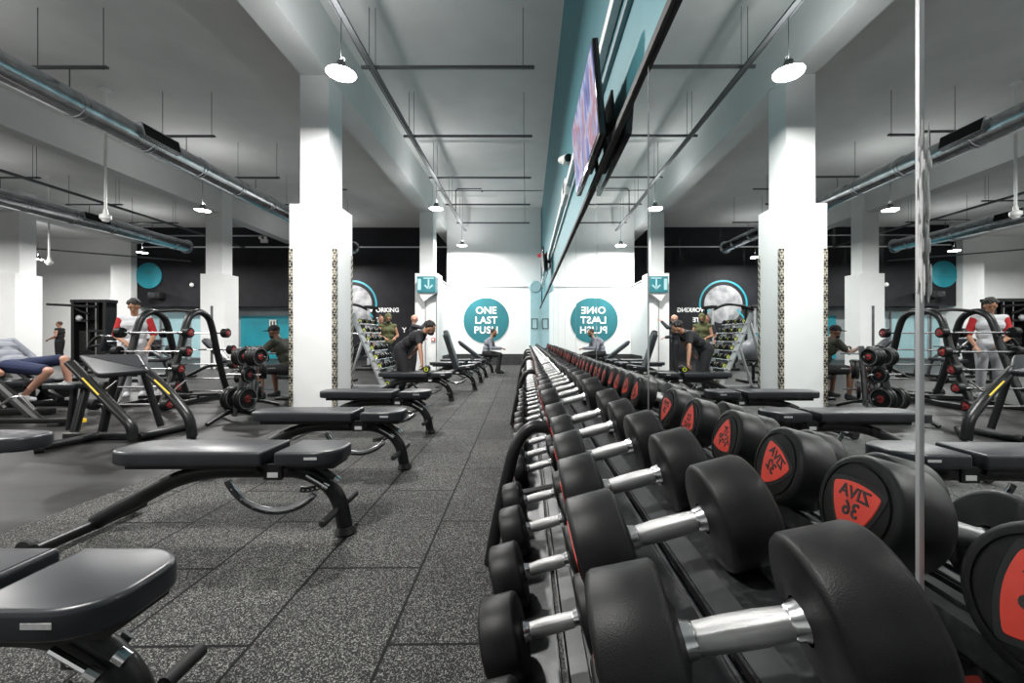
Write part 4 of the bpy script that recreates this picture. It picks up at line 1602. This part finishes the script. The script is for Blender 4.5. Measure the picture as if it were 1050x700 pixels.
own(MB().tube([(-7.9, 15.45, 1.25), (-5.7, 15.45, 1.25)], 0.015, 10).build('bar', 'chrome'), t)

# cable tower with pulldown bar
t = thing('cable_machine', 'tall black cable machine with a wide pulldown bar at far left', 'exercise machine', (-17.2, 16.2, 0))
b = MB()
for x in (-17.75, -16.5):
    b.box((x, 16.2, 1.3), (0.12, 0.45, 2.55), None, 0.01)
b.box((-17.12, 16.2, 2.52), (1.5, 0.4, 0.12), None, 0.01)
b.box((-17.12, 16.2, 0.06), (1.6, 0.9, 0.1), None, 0.01)
b.box((-17.1, 16.35, 1.3), (0.10, 0.12, 2.4))
b.box((-17.4, 16.2, 1.75), (0.5, 0.4, 0.08)); b.box((-16.85, 16.2, 1.35), (0.6, 0.4, 0.08))
b.box((-17.12, 16.40, 1.3), (1.2, 0.03, 2.4))
own(b.build('frame', 'frame_black', smooth=False), t)
b = MB()
for k in range(16):
    b.box((-17.42, 16.2, 0.2 + 0.075 * k), (0.42, 0.2, 0.065), None, 0.006)
    b.box((-16.82, 16.2, 0.2 + 0.075 * k), (0.42, 0.2, 0.065), None, 0.006)
own(b.build('weight_stack', 'matt_black'), t)
for x in (-17.3, -16.95, -16.65):
    own(MB().tube([(x, 16.1, 0.3), (x, 16.1, 2.5)], 0.018, 8).build('guide_rod', 'chrome'), t)
own(MB().tube([(-18.75, 16.0, CH + 1.27), (-18.4, 16.0, CH + 1.25), (-16.95, 16.0, CH + 1.18), (-16.85, 16.0, CH + 1.16)], 0.05, 10).build('pulldown_bar', 'matt_black'), t)
own(MB().tube([(-17.8, 16.05, 2.3), (-17.5, 16.05, CH + 1.0), (-17.2, 16.1, 2.0)], 0.05, 8).build('boom', 'frame_black'), t)
own(MB().sphere((-17.45, 15.95, 1.85), (0.12, 0.08, 0.12), 12).build('pulley', 'silver_paint'), t)


# leg press and other machines at left
def machine(name, label, cat, origin, parts):
    t = thing(name, label, cat, origin)
    for (pn, mt, fn) in parts:
        b = MB()
        fn(b)
        own(b.build(pn, mt), t)
    return t


o_ = Vector((-7.6, 6.0, 0))
machine('leg_press', 'black leg press machine with sloping rails and chrome handles at the left edge', 'exercise machine', o_, [
    ('rail', 'frame_black', lambda b: b.tube([P(-40, 360, 5.8), P(40, 432, 5.5)], 0.06, 10)),
    ('rail', 'frame_black', lambda b: b.tube([P(-30, 345, 6.6), P(62, 410, 6.2)], 0.05, 10)),
    ('base', 'frame_black', lambda b: b.box((-7.85, 5.9, 0.05), (2.0, 0.12, 0.09), None, 0.01)),
    ('base', 'frame_black', lambda b: b.box((-7.95, 6.7, 0.05), (2.0, 0.12, 0.09), None, 0.01)),
    ('handle', 'chrome', lambda b: b.tube(fillet([P(-6, 420, 5.3), P(12, 407, 5.3), P(22, 406, 5.3), P(36, 420, 5.3)], 0.06), 0.016, 8)),
    ('handle', 'chrome', lambda b: b.tube(fillet([P(-20, 404, 5.5), P(-2, 411, 5.5), P(6, 418, 5.5)], 0.05), 0.016, 8)),
    ('seat_pad', 'leather', lambda b: b.box(P(10, 392, 6.15), (0.9, 0.42, 0.10), None, 0.03)),
    ('seat_frame', 'frame_black', lambda b: b.box((P(14, 392, 6.15).x, 6.15, 0.22), (0.5, 0.16, 0.40), None, 0.02)),
    ('back_pad', 'leather', lambda b: b.box(P(-22, 372, 6.2), (0.16, 0.42, 0.9), Matrix.Rotation(R(-38), 3, 'Y'), 0.03)),
    ('foot_plate', 'matt_black', lambda b: b.box(P(60, 398, 6.5), (0.05, 0.45, 0.36), Matrix.Rotation(R(30), 3, 'Y'), 0.01)),
    ('weight_disc', 'rubber', lambda b: b.lathe([(-0.03, 0), (-0.03, 0.21), (0.03, 0.21), (0.03, 0)], Matrix.Translation(P(12, 400, 6.9)) @ Matrix.Rotation(R(90), 4, 'Z'), 28)),
    ('weight_disc', 'rubber', lambda b: b.lathe([(-0.03, 0), (-0.03, 0.21), (0.03, 0.21), (0.03, 0)], Matrix.Translation(P(-14, 384, 6.9)) @ Matrix.Rotation(R(90), 4, 'Z'), 28)),
    ('weight_horn', 'frame_black', lambda b: b.tube([P(-40, 378, 6.9), P(40, 408, 6.9)], 0.04, 10)),
])
machine('floor_rail', 'long low black floor rail of the leg press with a yellow tip', 'exercise machine', Vector((-7.0, 5.05, 0)), [
    ('rail', 'frame_black', lambda b: b.box((-6.75, 5.15, 0.065), (2.1, 0.07, 0.06), None, 0.01)),
    ('foot', 'matt_black', lambda b: b.box((-7.5, 5.15, 0.02), (0.12, 0.14, 0.04))),
    ('foot', 'matt_black', lambda b: b.box((-5.9, 5.15, 0.02), (0.12, 0.14, 0.04))),
    ('tip', 'yellow', lambda b: b.box((-5.64, 5.13, 0.07), (0.16, 0.09, 0.05), None, 0.01)),
])
# further black frames and racks filling the back left
random.seed(5)


def low_machine(x, y, s, label):
    t = thing('exercise_machine', label, 'exercise machine', (x, y, 0))
    b = MB()
    b.tube(spline([(-0.5 * s, 0, 0.04), (-0.42 * s, 0, 0.7 * s), (-0.1 * s, 0, 1.0 * s), (0.2 * s, 0, 0.8 * s)], 6), 0.04, 10)
    b.tube(spline([(0.5 * s, 0.2, 0.04), (0.35 * s, 0.2, 0.5 * s), (0.0, 0.1, 0.75 * s), (-0.42 * s, 0, 0.7 * s)], 6), 0.04, 10)
    b.build('frame', 'frame_black', t)
    MB().box((0, 0.1, 0.04), (1.2 * s, 0.6, 0.07), None, 0.01).build('base', 'frame_black', t)
    MB().box((0.25 * s, 0.1, 0.5 * s), (0.42, 0.3, 0.09), None, 0.03).build('seat', 'leather', t)
    MB().box((-0.05, 0.1, 0.80 * s), (0.10, 0.3, 0.5), Matrix.Rotation(R(15), 3, 'Y'), 0.03).build('back_rest', 'leather', t)
    b = MB()
    b.lathe([(-0.03, 0), (-0.03, 0.2), (0.03, 0.2), (0.03, 0)], Matrix.Translation((-0.35 * s, -0.1, 0.45 * s)) @ Matrix.Rotation(R(90), 4, 'Z'), 24)
    b.build('flywheel', 'rubber', t)
    MB().tube([(0.2 * s, -0.15, 0.85 * s), (0.2 * s, 0.35, 0.85 * s)], 0.018, 8).build('handlebar', 'chrome', t)
    return t


low_machine(-10.6, 11.6, 1.0, 'black exercise machine seen through the arched rack')
low_machine(-9.7, 10.3, 1.05, 'black exercise machine with flywheel before the far left column')
low_machine(-8.1, 13.2, 1.0, 'dark exercise machine in front of the turquoise panel')
low_machine(-13.0, 12.6, 1.15, 'black exercise machine right of the cable machine')
low_machine(-6.6, 12.2, 1.05, 'dark exercise machine just left of the near white column')
low_machine(-5.5, 13.8, 0.9, 'dark exercise machine behind the silver dumbbell rack')
low_machine(-14.9, 10.6, 1.1, 'black exercise machine behind the leg press')

tag(MB().sphere((-4.62, 10.2, 0.78), 0.30, 24).build('exercise_ball', 'ball_grey'), 'grey exercise ball on a stand behind the silver dumbbell rack', 'ball')
t = thing('ball_stand', 'low black stand under the grey exercise ball', 'stand', (-4.62, 10.2, 0))
MB().box((0, 0, 0.03), (0.6, 0.6, 0.05), None, 0.01).build('base', 'frame_black', t)
MB().tube([(0, 0, 0.05), (0, 0, 0.42)], 0.04, 10).build('post', 'frame_black', t)
b = MB()
b.tube([(0.22 * math.cos(R(a)), 0.22 * math.sin(R(a)), 0.535) for a in range(0, 361, 20)], 0.018, 8, cap=False)
for a in (0, 90, 180, 270):
    b.tube([(0, 0, 0.40), (0.22 * math.cos(R(a)), 0.22 * math.sin(R(a)), 0.535)], 0.014, 6)
b.build('cradle', 'frame_black', t)

# ================================================================ PEOPLE
def remesh(mb, name, material, voxel=0.010, smooth=3, M=None):
    me = bpy.data.meshes.new(name)
    mb.bm.to_mesh(me)
    mb.bm.free()
    o = bpy.data.objects.new(name, me)
    COL.objects.link(o)
    md = o.modifiers.new('r', 'REMESH')
    md.mode = 'VOXEL'
    md.voxel_size = voxel
    md.use_smooth_shade = True
    ms = o.modifiers.new('s', 'SMOOTH')
    ms.factor = 0.5
    ms.iterations = smooth
    dg = bpy.context.evaluated_depsgraph_get()
    out = bpy.data.meshes.new_from_object(o.evaluated_get(dg))
    bpy.data.objects.remove(o)
    bpy.data.meshes.remove(me)
    out.name = name
    out.materials.clear()
    out.materials.append(MATS[material])
    return out


def V(*a):
    return Vector(a)


def cap(b, p, q, r0, r1):
    p, q = Vector(p), Vector(q)
    b.tube([p, q], 0, 12, True, [r0, r1])
    b.sphere(p, r0, 12)
    b.sphere(q, r1, 12)


STAND = dict(pel=(0, 0, 0.96), chest=(0, 0, 1.30), neck=(0.0, 0, 1.47), head=(0.02, 0, 1.63),
             shL=(0, 0.18, 1.42), shR=(0, -0.18, 1.42), elL=(-0.02, 0.25, 1.13), elR=(-0.02, -0.25, 1.13),
             wrL=(0.08, 0.26, 0.88), wrR=(0.08, -0.26, 0.88),
             hiL=(0, 0.09, 0.92), hiR=(0, -0.09, 0.92), knL=(0.02, 0.10, 0.50), knR=(0.02, -0.10, 0.50),
             anL=(-0.02, 0.11, 0.09), anR=(-0.02, -0.11, 0.09))


def person(label, loc, rz, pose, skin, shirt, trousers, hair='hair_black', sleeve=0.6, shorts=False, beard=False, hairstyle='short',
           shoe='cloth_black', headdir=(0, 0), scale=1.0, hood=None, grip=None, group=None, bald=False, sleevemat=None):
    J = dict(STAND)
    J.update(pose)
    J = {k: Vector(v) for k, v in J.items()}
    t = thing('person', label, 'person', loc, (0, 0, rz), group)
    t.scale = (scale,) * 3
    fw = Vector((1, 0, 0))
    side = (J['shL'] - J['shR']).normalized()
    spine = (J['neck'] - J['pel']).normalized()
    # ---- body
    b = MB()
    mid = J['pel'].lerp(J['chest'], 0.5)
    cap(b, J['hiL'] * 0.75 + J['hiR'] * 0.25 + spine * 0.03, J['hiR'] * 0.75 + J['hiL'] * 0.25 + spine * 0.03, 0.105, 0.105)
    cap(b, mid + side * 0.055, mid - side * 0.055, 0.095, 0.095)
    cap(b, J['chest'] + side * 0.08, J['chest'] - side * 0.08, 0.110, 0.110)
    cap(b, J['pel'], mid, 0.10, 0.09); cap(b, mid, J['chest'], 0.09, 0.10)
    ct = J['chest'].lerp(J['neck'], 0.55)
    cap(b, ct + side * 0.10, ct - side * 0.10, 0.075, 0.075)
    cap(b, J['neck'] - spine * 0.03, J['head'], 0.055, 0.055)
    for s in 'LR':
        cap(b, ct, J['sh' + s], 0.07, 0.055)
        cap(b, J['sh' + s], J['el' + s], 0.052, 0.038)
        m1 = J['el' + s].lerp(J['wr' + s], 0.3)
        cap(b, J['el' + s], m1, 0.038, 0.040); cap(b, m1, J['wr' + s], 0.040, 0.026)
        m2 = J['hi' + s].lerp(J['kn' + s], 0.35)
        cap(b, J['hi' + s], m2, 0.092, 0.082); cap(b, m2, J['kn' + s], 0.082, 0.054)
        m3 = J['kn' + s].lerp(J['an' + s], 0.3)
        cap(b, J['kn' + s], m3, 0.054, 0.056); cap(b, m3, J['an' + s], 0.056, 0.036)
        an = J['an' + s]
        cap(b, an + Vector((-0.03, 0, -0.045)), an + Vector((0.13, 0, -0.055)), 0.035, 0.028)
        # hand: palm, four fingers, thumb, slightly curled
        d = (J['wr' + s] - J['el' + s]).normalized()
        ref = Vector((0, 0, 1)) if abs(d.z) < 0.8 else Vector((1, 0, 0))
        w = d.cross(ref).normalized()
        if (s == 'L') == (w.dot(Vector((1, 0, 0)) if abs(d.z) > 0.8 else Vector((0, -1, 0))) < 0):
            w = -w
        nn = w.cross(d).normalized()
        inw = -nn if nn.dot(J['pel'] - J['wr' + s]) < 0 else nn
        if s in (grip or ''):
            curl = 1.0
        else:
            curl = 0.45
        p0 = J['wr' + s]
        for k in range(4):
            o0 = w * (-0.027 + 0.018 * k)
            a = p0 + o0 * 0.7 + d * 0.02
            k1 = p0 + o0 + d * 0.085
            cap(b, a, k1, 0.014, 0.011)
            ln = (0.036, 0.042, 0.040, 0.032)[k]
            d2 = (d * math.cos(curl) + inw * math.sin(curl)).normalized()
            k2 = k1 + d2 * ln
            d3 = (d * math.cos(curl * 2.1) + inw * math.sin(curl * 2.1)).normalized()
            k3 = k2 + d3 * ln * 0.85
            cap(b, k1, k2, 0.0095, 0.009); cap(b, k2, k3, 0.009, 0.0075)
        th0 = p0 + w * -0.022 + d * 0.03
        th1 = th0 + (d * 0.6 - w * 0.7 + inw * 0.3).normalized() * 0.04
        th2 = th1 + (d * 0.8 - w * 0.1 + inw * 0.6).normalized() * 0.032
        cap(b, th0, th1, 0.013, 0.011); cap(b, th1, th2, 0.011, 0.009)
    # head in its own frame
    HM = Matrix.Translation(J['head']) @ Matrix.Rotation(R(headdir[0]), 4, 'Z') @ Matrix.Rotation(R(headdir[1]), 4, 'Y')
    b.sphere((0, 0, 0.02), (0.096, 0.076, 0.105), 24, HM)
    b.sphere((0.022, 0, -0.055), (0.064, 0.056, 0.062), 18, HM)
    b.sphere((0.050, 0, -0.092), (0.028, 0.026, 0.020), 12, HM)
    b.sphere((0.098, 0, -0.022), (0.018, 0.012, 0.020), 10, HM)
    b.sphere((0.090, 0, 0.003), (0.012, 0.009, 0.024), 10, HM)
    b.sphere((0.078, 0.0, 0.030), (0.018, 0.050, 0.012), 12, HM)
    b.sphere((0.080, 0, -0.060), (0.012, 0.024, 0.010), 10, HM)
    for s in (1, -1):
        b.sphere((0.0, s * 0.080, -0.008), (0.020, 0.012, 0.032), 10, HM)
    body = link('body', remesh(b, 'body', skin, 0.0075, 2), t)
    # eyes and brows
    b = MB()
    for s in (1, -1):
        b.sphere((0.082, s * 0.031, 0.008), (0.007, 0.010, 0.006), 10, HM)
    b.build('eyes', 'hair_black', t)
    b = MB()
    for s in (1, -1):
        b.sphere((0.092, s * 0.032, 0.030), (0.005, 0.015, 0.0035), 8, HM)
    b.build('eyebrows', hair, t)
    # ---- shirt
    g = 0.014
    b = MB()
    cap(b, J['hiL'] * 0.8 + J['hiR'] * 0.2 + spine * 0.05, J['hiR'] * 0.8 + J['hiL'] * 0.2 + spine * 0.05, 0.108 + g, 0.108 + g)
    cap(b, mid + side * 0.06, mid - side * 0.06, 0.100 + g, 0.100 + g)
    cap(b, J['chest'] + side * 0.085, J['chest'] - side * 0.085, 0.110 + g, 0.110 + g)
    cap(b, J['pel'] + spine * 0.04, mid, 0.10 + g, 0.095 + g); cap(b, mid, J['chest'], 0.095 + g, 0.105 + g)
    cap(b, ct + side * 0.11, ct - side * 0.11, 0.075 + g, 0.075 + g)
    cap(b, ct, J['neck'] - spine * 0.015, 0.07 + g, 0.055 + g * 0.7)
    for s in 'LR':
        cap(b, ct, J['sh' + s], 0.07 + g, 0.056 + g)
    link('shirt', remesh(b, 'shirt', shirt, 0.012, 3), t)
    if sleeve > 0:
        for s in 'LR':
            b = MB()
            if sleeve <= 1:
                e = J['sh' + s].lerp(J['el' + s], sleeve)
                cap(b, J['sh' + s], e, 0.055 + g, 0.048 + g)
            else:
                cap(b, J['sh' + s], J['el' + s], 0.055 + g, 0.042 + g)
                cap(b, J['el' + s], J['el' + s].lerp(J['wr' + s], sleeve - 1), 0.042 + g, 0.030 + g)
            link('sleeve', remesh(b, 'sleeve', sleevemat or shirt, 0.010, 3), t)
    # ---- trousers
    b = MB()
    cap(b, J['hiL'] * 0.75 + J['hiR'] * 0.25 + spine * 0.02, J['hiR'] * 0.75 + J['hiL'] * 0.25 + spine * 0.02, 0.106 + g, 0.106 + g)
    for s in 'LR':
        m2 = J['hi' + s].lerp(J['kn' + s], 0.35)
        kn, an = J['kn' + s], J['an' + s]
        cap(b, J['hi' + s], m2, 0.094 + g, 0.085 + g)
        if shorts:
            cap(b, m2, J['hi' + s].lerp(kn, 0.85), 0.085 + g, 0.072 + g)
        else:
            cap(b, m2, kn, 0.085 + g, 0.060 + g)
            cap(b, kn, kn.lerp(an, 0.92), 0.060 + g, 0.044 + g)
    link('trousers', remesh(b, 'trousers', trousers, 0.012, 3), t)
    # ---- shoes
    for s in 'LR':
        an = J['an' + s]
        b = MB()
        cap(b, an + Vector((-0.035, 0, -0.040)), an + Vector((0.14, 0, -0.055)), 0.046, 0.034)
        cap(b, an + Vector((-0.03, 0, 0.0)), an + Vector((0.02, 0, -0.03)), 0.047, 0.044)
        for v in b.bm.verts:
            v.co.z = max(v.co.z, an.z - 0.087)
        link('shoe', remesh(b, 'shoe', shoe, 0.010, 2), t)
    # ---- hair
    if not bald:
        b = MB()
        if hairstyle == 'short':
            b.sphere((-0.028, 0, 0.045), (0.088, 0.082, 0.092), 22, HM)
        elif hairstyle == 'curly':
            rr = random.Random(4)
            for k in range(90):
                a, e = rr.uniform(0, 2 * PI), rr.uniform(0.0, 1.5)
                q = Vector((0.090 * math.cos(a) * math.cos(e) - 0.024, 0.082 * math.sin(a) * math.cos(e), 0.055 + 0.080 * math.sin(e)))
                b.sphere(q, rr.uniform(0.016, 0.031), 8, HM)
            b.sphere((-0.026, 0, 0.05), (0.086, 0.080, 0.088), 16, HM)
        elif hairstyle == 'bun':
            b.sphere((-0.014, 0, 0.040), (0.092, 0.080, 0.088), 20, HM)
            b.sphere((-0.050, 0, 0.135), (0.035, 0.035, 0.032), 12, HM)
        elif hairstyle == 'cap':
            b.sphere((-0.004, 0, 0.050), (0.104, 0.086, 0.085), 20, HM)
            b.box(HM @ Vector((0.12, 0, 0.045)), (0.10, 0.13, 0.012), HM.to_3x3())
        link('hair', remesh(b, 'hair', hair, 0.007, 0), t)
    if beard:
        b = MB()
        b.sphere((0.034, 0, -0.074), (0.062, 0.060, 0.046), 18, HM)
        b.sphere((0.082, 0, -0.046), (0.014, 0.026, 0.007), 10, HM)
        link('beard', remesh(b, 'beard', hair, 0.009, 1), t)
    if hood:
        b = MB()
        b.sphere((-0.022, 0, 0.030), (0.108, 0.100, 0.130), 22, HM)
        cap(b, J['neck'] + side * 0.04, J['neck'] - side * 0.04, 0.082, 0.082)
        link('hood', remesh(b, 'hood', hood, 0.012, 2), t)
    return t


# man in black bending forward, hand on a dumbbell on the bench, facing right (+x)
ox, oy = -2.31, 7.62
person('man in black shirt and trousers bending forward over a bench with one arm down', (ox, oy, 0), R(-8),
       dict(pel=(0.0, 0, 0.93), chest=(0.27, 0, 1.12), neck=(0.42, 0, 1.20), head=(0.54, 0, 1.27),
            shL=(0.36, 0.18, 1.22), shR=(0.40, -0.18, 1.17), elL=(0.22, 0.30, 0.97), elR=(0.49, -0.33, 0.90), wrL=(0.10, 0.22, 0.78), wrR=(0.56, -0.42, 0.655),
            hiL=(-0.02, 0.09, 0.90), hiR=(-0.02, -0.09, 0.90), knL=(-0.10, 0.14, 0.48), knR=(0.12, -0.12, 0.49), anL=(-0.30, 0.14, 0.09), anR=(0.02, -0.12, 0.09)),
       'skin_tan', 'cloth_black', 'cloth_black', 'hair_black', sleeve=0.55, beard=True, hairstyle='curly', headdir=(0, 14), grip='LR')
# dumbbell in his hand on the bench
tt = small_db_proto()
tt.location = (-1.74, 7.16, 0.562)
tt.rotation_euler = (0, 0.3, R(8))
tag(tt, 'small dumbbell under the hand of the bending man on the bench', 'dumbbell')

person('man in sleeveless olive hooded top standing behind the silver rack', (-3.86, 11.4, 0), R(-60),
       dict(wrL=(0.28, 0.12, 1.08), elL=(0.05, 0.26, 1.15), wrR=(0.28, -0.12, 1.08), elR=(0.05, -0.26, 1.15), head=(0.05, 0, 1.62)),
       'skin_tan', 'cloth_olive', 'cloth_charcoal', sleeve=0, hood='cloth_olive', beard=True, headdir=(0, 18), hairstyle='short', grip='LR')
person('bald man in a dark long-sleeved top reaching one arm forward', (-3.22, 11.7, 0), R(15),
       dict(elR=(0.22, -0.24, 1.38), wrR=(0.38, -0.14, 1.56), elL=(0.05, 0.26, 1.14), wrL=(0.26, 0.20, 1.10)),
       'skin_pale', 'cloth_charcoal', 'cloth_black', bald=True, sleeve=1.9, headdir=(0, 10))
person('man with a hair bun, dark T-shirt and light grey joggers behind the hooded man', (-4.38, 12.3, 0), R(-40),
       dict(wrL=(0.26, 0.16, 1.05), elL=(0.02, 0.26, 1.12)),
       'skin_tan', 'cloth_charcoal', 'cloth_lightgrey', 'hair_brown', hairstyle='bun', sleeve=0.6, shoe='cloth_white')
person('man in red and white raglan T-shirt with black curly hair behind the arched rack', (-7.42, 7.75, 0), R(-58),
       dict(wrR=(0.26, -0.06, 0.98), elR=(0.02, -0.25, 1.10), wrL=(0.20, 0.22, 0.92), elL=(0.0, 0.27, 1.12), head=(0.05, 0, 1.64)),
       'skin_tan', 'cloth_white', 'cloth_lightgrey', hairstyle='curly', sleeve=0.9, sleevemat='cloth_red', headdir=(0, 22), scale=1.03, shoe='cloth_white')
person('man in a black vest standing beside the cable machine at far left', (-19.4, 17.0, 0), R(200),
       dict(wrL=(0.26, 0.14, 1.02), elL=(0.0, 0.25, 1.14), wrR=(0.28, -0.14, 1.05), elR=(0.0, -0.25, 1.14)),
       'skin_pale', 'cloth_black', 'cloth_black', 'hair_brown', sleeve=0, headdir=(0, 10))
# seated man at the far bench, side view facing right
person('man in grey sweatshirt and black trousers sitting on the end of the far bench', (-1.27, 12.66, 0), R(-4),
       dict(pel=(0, 0, 0.62), chest=(0.10, 0, 0.94), neck=(0.20, 0, 1.08), head=(0.27, 0, 1.24),
            shL=(0.17, 0.18, 1.03), shR=(0.17, -0.18, 1.03), elL=(0.24, 0.24, 0.77), elR=(0.24, -0.24, 0.77), wrL=(0.50, 0.10, 0.76), wrR=(0.50, -0.10, 0.76),
            hiL=(0.02, 0.10, 0.61), hiR=(0.02, -0.10, 0.61), knL=(0.45, 0.17, 0.56), knR=(0.47, -0.15, 0.56), anL=(0.36, 0.17, 0.09), anR=(0.44, -0.15, 0.09)),
       'skin_tan', 'cloth_grey', 'cloth_black', sleeve=1.95, beard=True, headdir=(0, 15))
# seated cap man by the column (faces left)
person('man in dark olive T-shirt and black cap seated by the near column', (-4.30, 7.45, 0), R(178),
       dict(pel=(0, 0, 0.56), chest=(0.13, 0, 0.90), neck=(0.22, 0, 1.07), head=(0.30, 0, 1.21),
            shL=(0.19, 0.19, 1.03), shR=(0.19, -0.19, 1.03), elL=(0.36, 0.24, 0.84), elR=(0.36, -0.24, 0.84), wrL=(0.60, 0.16, 0.92), wrR=(0.60, -0.16, 0.92),
            hiL=(0.0, 0.10, 0.54), hiR=(0.0, -0.10, 0.54), knL=(0.42, 0.20, 0.54), knR=(0.42, -0.18, 0.54), anL=(0.40, 0.20, 0.09), anR=(0.38, -0.18, 0.09)),
       'skin_brown', 'cloth_darkolive', 'cloth_black', 'cloth_black', sleeve=0.6, beard=True, hairstyle='cap', shorts=True, headdir=(0, 10), grip='LR')
t = thing('low_stool', 'low black padded stool under the man in the cap', 'stool', (-4.28, 7.45, 0))
MB().box((0, 0, 0.40), (0.36, 0.34, 0.07), None, 0.02).build('seat', 'leather', t)
MB().tube([(0, 0, 0.03), (0, 0, 0.37)], 0.04, 12).build('post', 'frame_black', t)
MB().box((0, 0, 0.02), (0.40, 0.36, 0.04), None, 0.01).build('base', 'frame_black', t)
# leg press man: lies back, thighs forward, calf down
q = P(16, 374, 6.15)
person('man in navy shorts lying back in the leg press at the left edge', (q.x, 6.15, 0), R(0),
       dict(pel=(0, 0, 0.70), chest=(-0.24, 0, 0.93), neck=(-0.36, 0, 1.06), head=(-0.42, 0, 1.20),
            shL=(-0.30, 0.19, 1.04), shR=(-0.30, -0.19, 1.04), elL=(-0.12, 0.28, 0.82), elR=(-0.12, -0.28, 0.82), wrL=(0.08, 0.28, 0.66), wrR=(0.08, -0.28, 0.66),
            hiL=(0.02, 0.10, 0.69), hiR=(0.02, -0.10, 0.69), knL=(0.55, 0.16, 0.78), knR=(0.64, -0.12, 0.62), anL=(0.60, 0.18, 0.42), anR=(0.30, -0.14, 0.26)),
       'skin_pale', 'cloth_grey', 'cloth_navy', 'hair_brown', sleeve=1.8, shorts=True, headdir=(0, 15), grip='LR', shoe='cloth_white')

# ================================================================ LIGHT & COLOUR
w = bpy.data.worlds.new('world')
w.use_nodes = True
w.node_tree.nodes['Background'].inputs[0].default_value = (0.9, 0.95, 1.0, 1)
w.node_tree.nodes['Background'].inputs[1].default_value = 0.02
scn.world = w
scn.view_settings.view_transform = 'Standard'
scn.view_settings.look = 'None'
scn.view_settings.gamma = 1
scn.view_settings.use_curve_mapping = False
scn.view_settings.exposure = -0.35
cy = scn.cycles
cy.use_denoising = True
cy.max_bounces = 10
cy.diffuse_bounces = 5
cy.glossy_bounces = 6
cy.sample_clamp_indirect = 6.0
